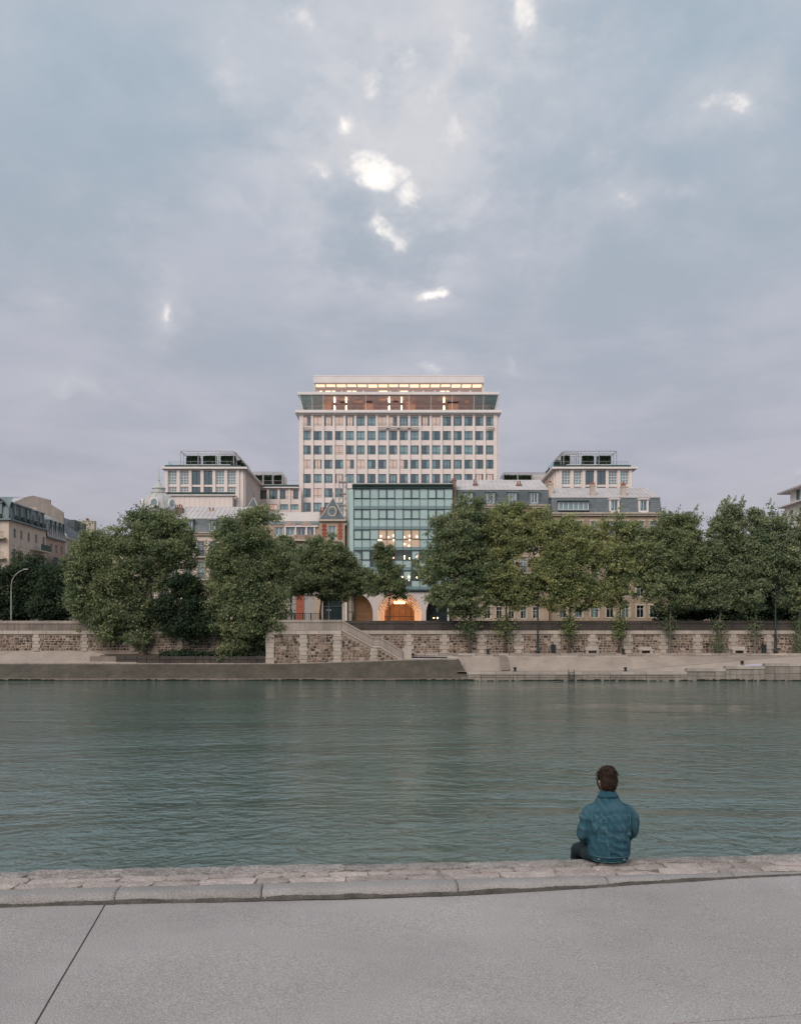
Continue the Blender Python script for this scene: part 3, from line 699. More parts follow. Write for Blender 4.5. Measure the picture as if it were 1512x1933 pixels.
grid_wall(tw, ft, x0, x1, 5.7, top, wins, 'tower_stone', .3)
shell(tw, x0, x1, YT, YT + 15, 5.7, top - .02, 'tower_stone'); room(tw, ft, x0 + .2, x1 - .2, tz(1000), top - .1)
for c in range(19):
    u = u_first - BW / 2 + c * BW; w = .30 if 0 < c < 18 else .46
    MB().fbox(ft, u - w, u + w, 5.7, top - .04, 0.0, .34).build('pier', MT['tower_stone'], tw)
for r in range(8):                                     # sills
    for c in range(18): pass
for (c0, c1) in ((0, 0), (7, 10), (17, 17)):           # balconies of the top window row
    a, b = u_first + c0 * BW - .95, u_first + c1 * BW + .95; z = tz(808)
    MB().fbox(ft, a, b, z - .12, z, .345, 1.1).build('balcony_slab', MT['tower_stone'], tw)
    railing(tw, ft, a, b, z, z + 1.0, 1.05, .16, 'steel', .02)
MB().fbox(ft, tx(558), tx(945.5), tz(781), tz(776), -15.5, 1.2).fbox(ft, tx(561), tx(942.5), tz(783.5), tz(781) - .003, -15.2, .7).build('cornice', MT['white_paint'], tw)
# flared glazed storey
M('mirror_mauve', (.20, .13, .13), .45, .35, .5, spec=.5, emit=(.8, .44, .36), estr=.12)
M('plum_seat', (.10, .05, .09), .8, .3, 1)
M('amber_wall', (.34, .20, .15), .6, .3, .7, emit=(1.0, .45, .27), estr=.2)
zb, zt1 = tz(775.5), tz(747)
MB().fbox(ft, tx(575), tx(931), zb, zt1, -7.2, -7).build('inner_wall', MT['mirror_mauve'], tw)
M('art_ceiling', (.27, .21, .22), .35, .6, .9, spec=.6, emit=(.75, .50, .46), estr=.085)
MB().fbox(ft, tx(590), tx(914), zt1 - .3, zt1 - .26, -7, .5).build('art_ceiling', MT['art_ceiling'], tw)
for (a, b) in ((612, 624), (640, 648), (668, 684), (690, 702), (716, 728), (742, 752), (764, 776), (846, 868), (880, 886)):
    d_ = -random.uniform(1.5, 4.5); MB().fbox(ft, tx(a), tx(b), zt1 - .42, zt1 - .31, d_ - 1.2, d_).build('ceiling_panel', MT['amber_wall' if random.random() < .55 else 'plum_seat'], tw)
for a in range(8):
    u0 = tx(603 + 41 * a); 
    if a % 2 == 0: MB().fbox(ft, u0, u0 + 2.3, zb + .1, zt1 - .3, -6.9, -6.6).build('lit_panel', MT['amber_wall'], tw)
for (a, b) in ((674, 692), (707, 723), (776, 806), (812, 832), (655, 668), (845, 858), (880, 890)):
    MB().fbox(ft, tx(a), tx(b), zb, zb + 1.0, -5, -4).build('banquette', MT['plum_seat'], tw)
for v in (631, 653, 734.5, 758, 838.5):                # paired wall lamps
    for (za, zc) in ((749, 756.5), (763, 771.5)): MB().fbox(ft, tx(v - 1.1), tx(v + 1.1), tz(zc), tz(za), -1.6, -1.4).build('wall_lamp', MT['warm_lamp'], tw)
MB().fbox(ft, tx(565.5), tx(939), tz(747) - .24, tz(747), -7.3, .1).build('soffit', MT['white_paint'], tw)
edges = [572.5, 590, 611, 691, 772, 813, 853, 894, 912, 934]
for a, b in zip(edges[:-1], edges[1:]):                # outward-leaning panes between mullions
    fl = 1.0; sa = (-.75 if a == edges[0] else 0); sb = (.75 if b == edges[-1] else 0)
    p = [ft.pt(tx(a), zb, 0), ft.pt(tx(b), zb, 0), ft.pt(tx(b) + sb, zt1 - .25, fl), ft.pt(tx(a) + sa, zt1 - .25, fl)]
    MB().add(p, [(0, 1, 2, 3)]).build('pane', MT['clear_glass' if 600 < a < 890 else 'window_glass'], tw)
    MB().tube([ft.pt(tx(a), zb, .03), ft.pt(tx(a) + sa, zt1 - .2, fl + .03)], .07 if a > 580 else .16, 4).build('mullion', MT['white_paint'], tw)
MB().tube([ft.pt(tx(934), zb, .03), ft.pt(tx(934) + .75, zt1 - .2, 1.03)], .16, 4).build('mullion', MT['white_paint'], tw)
for s, v in ((-1, 572.5), (1, 934)):
    MB().add([ft.pt(tx(v), zb, 0), ft.pt(tx(v), zb, -14), ft.pt(tx(v) + s * .75, zt1, -14), ft.pt(tx(v) + s * .75, zt1, 1.0)], [(0, 1, 2, 3)]).build('end_pane', MT['window_glass'], tw)
    MB().tube([ft.pt(tx(v) + s * 1.0, zb - .2, .4), ft.pt(tx(v) + s * 1.9, zb + 1.7, .4)], .05, 4).build('rail_stay', MT['white_paint'], tw)
    MB().tube([ft.pt(tx(v) + s * .6, zt1, -1), ft.pt(tx(v) + s * .6, zt1 + 1.6, -1)], .02, 4).build('mast', MT['steel'], tw)
railing(tw, ft, tx(562), tx(942), tz(776), tz(776) + .95, 1.1, 1.6, 'steel', .02)
MB().fbox(ft, tx(563), tx(941), tz(747), tz(742), -15, 1.15).build('roof_slab', MT['white_paint'], tw)
# upper lit storey
zu0, zu1 = tz(742), tz(722)
M('mauve_ceiling', (.30, .25, .26), .5, .15, .6, emit=(.8, .52, .46), estr=.20)
MB().fbox(ft, tx(594), tx(911), zu0, zu1, -7.6, -7.4).build('inner_wall', MT['mauve_ceiling'], tw)
MB().fbox(ft, tx(593.6), tx(911.6), zu1 - .12, zu1 - .05, -7.4, -.5).build('lit_ceiling', MT['mauve_ceiling'], tw)
cw = (911.5 - 593.5) / 16
for k in range(16):
    a, b = tx(593.5 + cw * k), tx(593.5 + cw * (k + 1))
    MB().add([ft.pt(a, zu0, -.4), ft.pt(b, zu0, -.4), ft.pt(b, zu1, -.4), ft.pt(a, zu1, -.4)], [(0, 1, 2, 3)]).build('pane', MT['clear_glass'], tw)
    MB().fbox(ft, a - .03, a + .03, zu0, zu1, -.45, -.32).build('mullion', MT['steel'], tw)
    MB().fbox(ft, a + .22, b - .2, zu1 - .22, zu1 - .14, -random.uniform(3.0, 3.6), -1.3).build('light_strip', MT['warm_strip'], tw)
for (a, b) in ((614, 633), (655, 673), (714, 731), (754, 770), (831, 848), (603, 608)):
    MB().fbox(ft, tx(a), tx(b), tz(741) + .35, tz(741) + .65, -1.0, -.8).build('shelf_light', MT['warm_strip'], tw)
for k in range(14):
    u = tx(600 + k * 22.3 + random.uniform(-4, 4)); MB().lathe(ft.pt(u, tz(742) + .3, -.9), [(.12, 0), (.28, .15), (.28, .4), (.1, .55)], 8).build('globe_lamp', MT['white_paint'], tw)
MB().fbox(ft, tx(592), tx(913.5), tz(722), tz(709), -8, -.2).fbox(ft, tx(591.5), tx(914), tz(710), tz(708), -8.1, -.15).build('parapet', MT['white_paint'], tw)
for a, b in ((592, 593.6), (911.6, 913.5)): MB().fbox(ft, tx(a), tx(b), zu0, zu1, -8, -1).build('end_wall', MT['white_paint'], tw)
for v, h in ((737, 1.6), (601, .8), (902, .5)): MB().tube([ft.pt(tx(v), tz(708), -3), ft.pt(tx(v), tz(708) + h, -3)], .03, 4).build('mast', MT['steel'], tw)

# ------------------------------------------------------------------ hotel wings
YW, YK = 191.0, 213.0
leaf_jobs = []
def wing(side, label):
    s = side                                   # -1 left, +1 right; pixel columns of the front
    fw = Fr(0, YW)
    X = lambda v: px(v, YW); Z = lambda v: pz(v, YW)
    if s < 0:
        xa, xb = X(315), X(460); cols = [326.5, 349.5, 371.3, 394.4, 416, 438]; rw = [16, 16, 17.5, 17.5, 16, 16.3]
    else:
        xa, xb = X(1049), X(1193); cols = [1068, 1089.3, 1111.5, 1134, 1156, 1177.7]; rw = [16.3, 16.3, 17, 17, 16.3, 16.3]
    w = thing('hotel_wing', ((xa + xb) / 2, YW, 5.7), label, 'building')
    h1 = 26 * YW / F; h2 = 14 * YW / F
    kl1 = kit(16 * YW / F, h1, (.33, .66), (.2, .4, .6, .8), .09, .1, fmat='white_paint'); kl2 = kit(16 * YW / F, h2, (.33, .66), (.35, .7), .09, .1, fmat='white_paint')
    kd1 = kit(17 * YW / F, h1, (.5,), (), .08, .08); kd2 = kit(17 * YW / F, h2, (.5,), (), .08, .08)
    wn = []
    for i, c in enumerate(cols):
        mid = i in (2, 3)
        wn.append((X(c), Z(915), kd1 if mid else kl1, None if mid else 0, False)); wn.append((X(c), Z(933), kd2 if mid else kl2, None if mid else 0, False))
        u = X(c)
    grid_wall(w, fw, xa, xb, 5.7, Z(886), wn, 'wing_stone', .3); room(w, fw, xa + .3, xb - .3, Z(936), Z(886) - .2)
    for k in range(7):
        u = X(cols[0] - 11.3 + 22.4 * k) if s < 0 else X(cols[0] - 11 + 22.0 * k)
        MB().fbox(fw, u - .32, u + .32, 5.7, Z(886.2), 0, .3).build('pier', MT['wing_stone'], w)
    # receding flank with fins
    xi = xb if s < 0 else xa
    if s < 0: fs = Fr(xi, YW, 90)
    else: fs = Fr(xi, YK, -90)
    L = YK - YW; sw = kit(1.0, 2.3, (.5,), (), .06, .06); kk = []
    for q in range(4): kk.append(((.28 + .16 * q) * L + .7 if s < 0 else (.1 + .16 * q) * L, Z(921), sw, None, False))
    grid_wall(w, fs, 0, L, 5.7, Z(886), kk, 'wing_stone', .3, 'flank_wall')
    for q in range(12):
        u = L * (q + .4) / 12; MB().fbox(fs, u - .22, u + .22, 5.7, Z(886.4), .001, .32).build('fin', MT['wing_stone'], w)
    xo = xa if s < 0 else xb
    MB().add([(xo, YW, 5.7), (xo, YK + 14, 5.7), (xo, YK + 14, Z(886)), (xo, YW, Z(886))], [(0, 3, 2, 1)] if s < 0 else [(0, 1, 2, 3)]).build('outer_wall', MT['wing_stone'], w)
    MB().box(xa - .9, xb + .9, YW - .9, YK + 14, Z(886), Z(882.5)).build('cornice', MT['white_paint'], w)
    MB().box(xa + .5 - .8, xb - .5 + .1 * s, YW - .3, YW + .5, Z(882.4), Z(878.3)).build('planter', MT['green_metal'], w)
    if s < 0:                                    # lower projecting block with a planted ledge
        MB().box(X(312), X(443), YW - 2.2, YW - .4, 5.7, Z(939)).build('lower_block', MT['wing_stone'], w)
        MB().box(X(306.5), X(448), YW - 2.6, YW - .45, Z(939) + .003, Z(937)).build('ledge', MT['white_paint'], w)
        MB().box(X(307.5), X(447), YW - 2.5, YW - 1.6, Z(937) + .003, Z(932.5)).build('planter', MT['green_metal'], w)
        for q in range(14):
            u = X(316 + 9.3 * q); MB().box(u, u + .05, YW - 2.23, YW - 2.19, Z(966), Z(939.5)).build('panel_joint', MT['shutter'], w)
    # roof: pergola frames, hedges, glass balustrade
    pa, pb_ = (336.5, 438) if s < 0 else (1067, 1168)
    zr, zp = Z(878), Z(847)
    def frame(y, xs, z1):
        m = MB(); r = .07
        m.box(xs[0] - r, xs[-1] + r, y - r, y + r, z1 - 2*r, z1)
        for x in xs: m.box(x - r, x + r, y - r, y + r, zr - .3, z1 - 2*r)
        m.build('pergola_frame', MT['steel'], w)
    xs = [X(pa + (pb_ - pa) * q / 3) for q in range(4)]
    for q in range(3): frame(YW + 2.2 + q * 2.8, [x_ for x_ in xs], zp - .03 * q)
    for q in range(9):                            # frames along the flank side
        y = YW + 2.2 + 2.05 * (q + 1); frame(y, ([xs[2] + .25, xs[3] + .25] if s < 0 else [xs[0] - .25, xs[1] - .25]), zp + .1)
    for x_ in (xs[0], xs[3]):
        MB().box(x_ - .06, x_ + .06, YW + 2.2, YW + 21, zp - .2, zp - .06).build('pergola_beam', MT['steel'], w)
    fr_ = Fr(0, YW + 1.2); MB().add([fr_.pt(X(pa - 20), zr - .3), fr_.pt(X(pb_ + 3 if s < 0 else pb_ + 20), zr - .3), fr_.pt(X(pb_ + 3 if s < 0 else pb_ + 20), zr + 1.0), fr_.pt(X(pa - 20), zr + 1.0)], [(0, 1, 2, 3)]).build('glass_balustrade', MT['clear_glass'], w)
    railing(w, fr_, X(pa - 20), X(pb_ + (3 if s < 0 else 20)), zr - .3, zr + 1.05, .05, 1.5, 'steel', .03)
    MB().box(X(pa + 7), X(pb_ - 8), YW + 3.2, YW + 4.2, zr - .3, zr + .75).build('planter_wall', MT['white_paint'], w)
    hs = ((345, 370), (377, 402), (411, 438)) if s < 0 else ((1066, 1081), (1106, 1127), (1135, 1160))
    nm = ['left of three', 'middle one', 'right of three']
    for q, (a, b) in enumerate(hs):
        leaf_jobs.append(('roof_hedge', (X(a), X(b), YW + 3.4, YW + 4.6, zr + .7, Z(854)), 'clipped green hedge on the %s hotel wing roof, %s behind the front railing' % ('left' if s < 0 else 'right', nm[q]), 2200))
    xe = (xs[3] - .4, xs[3] + .9) if s < 0 else (xs[0] - .9, xs[0] + .4)
    leaf_jobs.append(('roof_hedge', (xe[0], xe[1], YW + 6, YW + 21, zr - .2, zr + 2.3), 'long green hedge along the inner roof edge of the %s hotel wing' % ('left' if s < 0 else 'right'), 5000))
    MB().add([(X(pa - 21), YW + 1.2, zr - .3), (X(pa - 21), YW + 6, zr - .3), (X(pa - 21), YW + 6, zr + 1.1), (X(pa - 21), YW + 1.2, zr + 1.1)], [(0, 1, 2, 3)]).build('side_screen', MT['window_glass'], w)
    return w
wing(-1, 'pale hotel wing with white lattice windows and roof pergola left of the tower')
wing(1, 'pale hotel wing with white lattice windows and roof pergola right of the tower')
def link(a, b, wcols, label, s):
    f = Fr(0, YK); X = lambda v: px(v, YK); Z = lambda v: pz(v, YK)
    w = thing('hotel_link', (X((a + b) / 2), YK, 5.7), label, 'building')
    k1 = kit(15 * YK / F, 17.3 * YK / F, (.5,), (.25,), .07, .07); k2 = kit(15 * YK / F, 10 * YK / F, (.5,), (), .07, .07)
    wn = []
    for i, c in enumerate(wcols):
        l = i >= 2 if s < 0 else False
        wn.append((X(c), Z(942.3), k1, random.choice([0, 1, 2]) if not (i == 0) else None, l)); wn.append((X(c), Z(962), k2, 0, i < 2)); wn.append((X(c), Z(989), k1, 1, False))
    grid_wall(w, f, X(a), X(b), 5.7, Z(922), wn, 'wing_stone', .3); room(w, f, X(a) + .2, X(b) - .2, Z(1000), Z(923))
    for i in range(len(wcols) + 1):
        u = X(wcols[0] - 10 + 20.2 * i); MB().fbox(f, u - .26, u + .26, 5.7, Z(922.2), 0, .28).build('pier', MT['wing_stone'], w)
    MB().box(X(a), X(b), YK - .8, YK + 12, Z(922), Z(920)).build('cornice', MT['white_paint'], w)
    MB().box(X(a), X(b), YK - .3, YK + .5, Z(920) + .002, Z(915.5)).build('planter', MT['green_metal'], w)
    zr = Z(918)
    pa, pb_, pt_ = (474, 530, 886) if s < 0 else (953, 1036, 887)
    xs = [X(pa + (pb_ - pa) * q / 3) for q in range(4)]
    for q in range(7):
        y = YK + 3 + 1.4 * q; m = MB(); r = .07; m.box(xs[0], xs[3] + r, y - r, y + r, Z(pt_) - .14, Z(pt_))
        for x in (xs if q < 2 else [xs[3]]): m.box(x - r, x + r, y - r, y + r, zr, Z(pt_) - .14)
        m.build('pergola_frame', MT['steel'], w)
    MB().box(xs[0], xs[3], YK + 4.5, YK + 5.2, zr, zr + 1.2).build('planter_wall', MT['white_paint'], w)
    if s > 0: MB().box(X(978), X(1036), YK + 5.5, YK + 11, zr, Z(889)).build('roof_plant_room', MT['zinc'], w)
    leaf_jobs.append(('roof_hedge', (xs[0], xs[2 if s > 0 else 3], YK + 4.6, YK + 5.3, zr + 1.1, Z(890)), 'dark green hedge under the pergola on the link roof %s of the tower' % ('left' if s < 0 else 'right'), 2600))
    railing(w, f, X(a), X(b), Z(915.5), Z(915.5) + 1.0, .2, .5, 'steel', .015)
    shell(w, X(a), X(b), YK, YK + 12, 5.7, Z(922) - .02, 'wing_stone')
link(487, 564.6, [496.2, 516.5, 536.7, 556], 'low pale link building between the left hotel wing and the tower', -1)
link(942, 1023, [953, 973, 993, 1013], 'low pale link building between the tower and the right hotel wing', 1)
# ------------------------------------------------------------------ front row of the quay
random.seed(61)
def hauss(name, label, Y, a, b, zcor, floors, cols, ww, mat, smat, zroof, zridge, dorm, dw, groundmat=None, dormh=None, balc=(), rmat='zinc', ck=None, cat='building', curt=.6):
    """stone apartment house: a..b pixel columns; floors = (sill row, head row) of each storey; mansard zcor->zroof, zinc zroof->zridge (pixel rows)"""
    f = Fr(0, Y); X = lambda v: px(v, Y); Z = lambda v: pz(v, Y)
    w = thing(name, (X((a + b) / 2), Y, 5.7), label, cat)
    wn = []; kits = {}
    for (zs, zh) in floors:
        k = kits.setdefault((zs, zh), kit(ww * Y / F, (zs - zh) * Y / F, (.5,), (.72,), .06, .08, fmat='shutter'))
        for c in cols: wn.append((X(c), Z(zs), k, random.choice([0, 1, 2, 3]) if random.random() < curt else None, False))
    grid_wall(w, f, X(a), X(b), 5.7, Z(zcor), wn, mat, .32); room(w, f, X(a) + .1, X(b) - .1, 5.7, Z(zcor) - .2)
    shell(w, X(a), X(b), Y, Y + 13, 5.7, Z(zcor), mat)
    for u, z, k, c, l in wn:                              # surrounds
        hw, h = k['w'] / 2, k['h']; m = MB()
        m.fbox(f, u - hw - .2, u - hw, z, z + h, 0, .07); m.fbox(f, u + hw, u + hw + .2, z, z + h, 0, .07); m.fbox(f, u - hw - .28, u + hw + .28, z + h + .002, z + h + .26, 0, .12)
        m.build('window_surround', MT['pale_stone'], w)
        if h > 1.9: railing(w, f, u - hw - .05, u + hw + .05, z + .03, z + .85, .16, .12, 'iron', .02)
    MB().fbox(f, X(a) - .15, X(b) + .15, Z(zcor) - .5, Z(zcor) - .2, .002, .35).fbox(f, X(a) - .2, X(b) + .2, Z(zcor) - .198, Z(zcor), .002, .55).build('cornice', MT['pale_stone'], w)
    for zb_ in balc:
        MB().fbox(f, X(a) + .1, X(b) - .1, Z(zb_) - .22, Z(zb_), .002, .75).build('balcony_slab', MT['pale_stone'], w)
        railing(w, f, X(a) + .15, X(b) - .15, Z(zb_), Z(zb_) + .95, .7, .13, 'iron', .022)
    for q in range(int((X(b) - X(a)) / .9)):              # rusticated base courses
        pass
    zc, zr, zg = Z(zcor), pz(zroof, Y + .85), pz(zridge, Y + 6.5)
    xa, xb = X(a), X(b); dm = .9
    m = MB()                                              # mansard slope in tall slate strips
    n = int((xb - xa) / 1.6)
    for i in range(n):
        u0, u1 = xa + (xb - xa) * i / n, xa + (xb - xa) * (i + 1) / n - .015; nr = 6
        for r in range(nr):
            t0, t1 = r / nr, (r + 1) / nr; o = .02
            m.add([f.pt(u0, zc + (zr - zc) * t0, .05 - dm * t0 + o), f.pt(u1, zc + (zr - zc) * t0, .05 - dm * t0 + o), f.pt(u1, zc + (zr - zc) * t1, .05 - dm * t1), f.pt(u0, zc + (zr - zc) * t1, .05 - dm * t1)], [(0, 1, 2, 3)])
    m.add([f.pt(xa, zc, .05), f.pt(xa, zr, .05 - dm), f.pt(xa, zr, -13), f.pt(xa, zc, -13)], [(0, 1, 2, 3)]); m.add([f.pt(xb, zc, .05), f.pt(xb, zc, -13), f.pt(xb, zr, -13), f.pt(xb, zr, .05 - dm)], [(0, 1, 2, 3)])
    roof = m.build('roof', MT[smat], w)
    m = MB(); n = int((xb - xa) / .75)
    m.add([f.pt(xa - .1, zr, .2 - dm), f.pt(xb + .1, zr, .2 - dm), f.pt(xb - .4, zg, -6.5), f.pt(xa + .4, zg, -6.5), f.pt(xa - .1, zr - .12, .2 - dm), f.pt(xb + .1, zr - .12, .2 - dm), f.pt(xb + .1, zr, -13), f.pt(xa - .1, zr, -13)], [(0, 1, 2, 3), (4, 5, 1, 0), (3, 2, 6, 7), (0, 3, 7), (1, 6, 2)])
    for i in range(1, n):                                 # standing seams
        t = i / n; p0 = Vector(f.pt(xa - .1 + (xb - xa + .2) * t, zr + .03, .2 - dm)); p1 = Vector(f.pt(xa + .4 + (xb - xa - .8) * t, zg + .03, -6.5)); m.tube([p0, p1], .035, 4)
    m2 = m.mesh('zinc_roof', MT[rmat], ORI[w]); place('zinc_roof', m2, w, ORI[w])
    hgt = dormh or (zcor - zroof)
    dk = kit(dw * Y / F * .72, hgt * Y / F * .78, (.5,), (), .07, .09, fmat='white_paint')
    for c in dorm:
        u = X(c); w2 = dw * Y / F / 2; zb0 = zc + .12; zt_ = zb0 + hgt * Y / F * .86
        dd = MB()
        dd.fbox(f, u - w2, u - w2 * .72, zb0, zt_, -1.2, .1); dd.fbox(f, u + w2 * .72, u + w2, zb0, zt_, -1.2, .1)
        dd.fbox(f, u - w2 * 1.12, u + w2 * 1.12, zt_ + .002, zt_ + .2, -1.4, .25); dd.fbox(f, u - w2 * .718, u + w2 * .718, zb0 - .1, zb0 + .12, -1.0, .14)
        dd.build('dormer', MT[ck or 'zinc_blue'], w); window(w, f, u, zb0 + .13, dk, .02, random.choice([0, 1, 2]) )
        MB().add([f.pt(u - w2 * .7, zb0, -.55), f.pt(u + w2 * .7, zb0, -.55), f.pt(u + w2 * .7, zt_, -.85), f.pt(u - w2 * .7, zt_, -.85)], [(0, 1, 2, 3)]).build('dormer_back', MT['room'], w)
    return w, f, X, Z

# A: cream house with the cupola
A, fA, XA_, ZA = hauss('apartment_house', 'cream stone apartment house with white cupola behind the big left trees', 142.0, 262, 470, 1005,
    [(1050, 1022), (1092, 1060), (1132, 1106), (1166, 1146)], [282, 306, 330, 355, 380, 403, 427, 450], 12.5, 'cream_stone', 'slate_blue', 978, 957,
    [358, 401, 440], 15, balc=(1050.5, 1093), dormh=25)
zb0 = ZA(963); c = (XA_(291), 145.0, zb0)
R = 34 * 142 / F
MB().lathe((c[0], c[1], ZA(1000)), [(R * 1.0, 0), (R * 1.0, ZA(972) - ZA(1000)), (R * 1.08, ZA(971) - ZA(1000)), (R * 1.08, ZA(968) - ZA(1000)), (R, ZA(967.5) - ZA(1000))], 24).build('cupola_drum', MT['white_paint'], A)
M('cupola_lead', (.46, .47, .45), .6, .15, .8, stains=.4, stcol=(.36, .37, .35), stscale=.6)
dome = MB().lathe(c, [(R, 0), (R * .99, R * .2), (R * .93, R * .45), (R * .80, R * .72), (R * .60, R * .95), (R * .40, R * 1.08), (R * .36, R * 1.10)], 24).build('cupola', MT['cupola_lead'], A, smooth=True)
for k in range(12):
    w_ = 2 * math.pi * k / 12; pr = [(R, 0), (R * .99, R * .2), (R * .93, R * .45), (R * .80, R * .72), (R * .60, R * .95), (R * .40, R * 1.08)]
    MB().tube([(c[0] + r * math.cos(w_), c[1] + r * math.sin(w_), c[2] + z) for r, z in pr], .09, 5).build('cupola_rib', MT['cupola_lead'], A)
MB().lathe((c[0], c[1], c[2] + R * 1.08), [(R * .44, 0), (R * .46, .15), (R * .36, .25), (R * .34, .7), (R * .4, .8), (R * .36, .95), (R * .2, 1.2), (R * .1, 1.6), (.12, 2.0), (.18, 2.2), (.07, 2.5), (.05, 3.6), (.02, 4.4)], 14).build('finial', MT['cupola_lead'], A)
for ang in (-150, -90, -30):                              # oculus frames on the cupola
    w_ = math.radians(ang); p = Vector((c[0] + R * .97 * math.cos(w_), c[1] + R * .97 * math.sin(w_), c[2] + R * .42))
    ring = [p + Vector((-math.sin(w_), math.cos(w_), 0)) * .62 * math.cos(q) + Vector((0, 0, 1)) * .72 * math.sin(q) for q in np.linspace(0, 2 * math.pi, 15)]
    MB().tube(ring, .16, 6).build('oculus_frame', MT['white_paint'], A)
    MB().add([tuple(q + Vector((math.cos(w_), math.sin(w_), 0)) * .03) for q in ring[:-1]], [tuple(range(14))]).build('oculus_pane', MT['window_glass'], A)
chimney(A, fA, XA_(320), XA_(336), ZA(985), ZA(953), -4, -2.8, 4, 'chimney_brick'); chimney(A, fA, XA_(382), XA_(395), ZA(975), ZA(958), -5, -4, 2, 'pale_stone')

# B: brick and stone house with two pointed pavilions
Y = 141.0; fB = Fr(0, Y); XB = lambda v: px(v, Y); ZB = lambda v: pz(v, Y)
B = thing('pavilion_house', (XB(560), Y, 5.7), 'brick and stone house with two pointed slate pavilion roofs beside the glass front', 'building')
kB = kit(12 * Y / F, 26 * Y / F, (.5,), (.7,), .06, .08, fmat='shutter'); kW = kit(16 * Y / F, 16 * Y / F, (.5,), (), .08, .1, fmat='white_paint')
wn = []
for (zs, zh) in ((1052, 1026), (1092, 1066), (1130, 1104)):
    for cc in (486, 510, 530, 552, 574, 596, 625): wn.append((XB(cc), ZB(zs), kB, random.choice([0, 1, None]), False))
wn += [(XB(v), ZB(1011), kW, q, False) for v, q in ((548, 0), (569, None), (586, 1), (527, 0))]
grid_wall(B, fB, XB(470), XB(603), ZB(1120), ZB(990), [w_ for w_ in wn if w_[0] < XB(602)], 'warm_stone', .32)
room(B, fB, XB(471), XB(651), 5.7, ZB(990)); shell(B, XB(470), XB(653), Y, Y + 13, 5.7, ZB(991), 'warm_stone')
MB().fbox(fB, XB(512), XB(604), ZB(980), ZB(962), -3.4, -3).build('roof_terrace_wall', MT['white_paint'], B)
MB().add([fB.pt(XB(500), ZB(990), .1), fB.pt(XB(603), ZB(990), .1), fB.pt(XB(603), ZB(979.5), -2.9), fB.pt(XB(500), ZB(979.5), -2.9)], [(0, 1, 2, 3)]).build('mansard', MT['zinc_blue'], B)
for v in (548, 578):                                     # segmental pink pediments over the attic windows
    pts = [(XB(v - 11), ZB(992)), (XB(v + 11), ZB(992))] + [(XB(v + 11 * math.cos(q)), ZB(992) + .55 * math.sin(q)) for q in np.linspace(.15, math.pi - .15, 9)]
    MB().fpoly(fB, pts, -.6, .35).build('pediment', MT['pink_render'], B)
MB().fbox(fB, XB(538), XB(600), ZB(995), ZB(992.2), .003, .3).build('attic_lintel', MT['white_paint'], B)
for v in (539, 558.5, 579, 594): MB().fbox(fB, XB(v) - .12, XB(v) + .12, ZB(1011), ZB(995.1), .003, .22).build('attic_post', MT['white_paint'], B)
MB().fbox(fB, XB(556), XB(603), ZB(1022), ZB(1018.5), .003, .8).build('balcony_slab', MT['pale_stone'], B)
m = MB(); m.fbox(fB, XB(556), XB(603), ZB(1012), ZB(1010.6), .55, .8)
for k in range(16):
    u = XB(558 + 2.8 * k); m.lathe(fB.pt(u, ZB(1018.5), .68), [(.07, 0), (.1, .12), (.06, .28), (.09, .4), (.07, .52)], 6)
m.build('balustrade', MT['pink_render'], B)
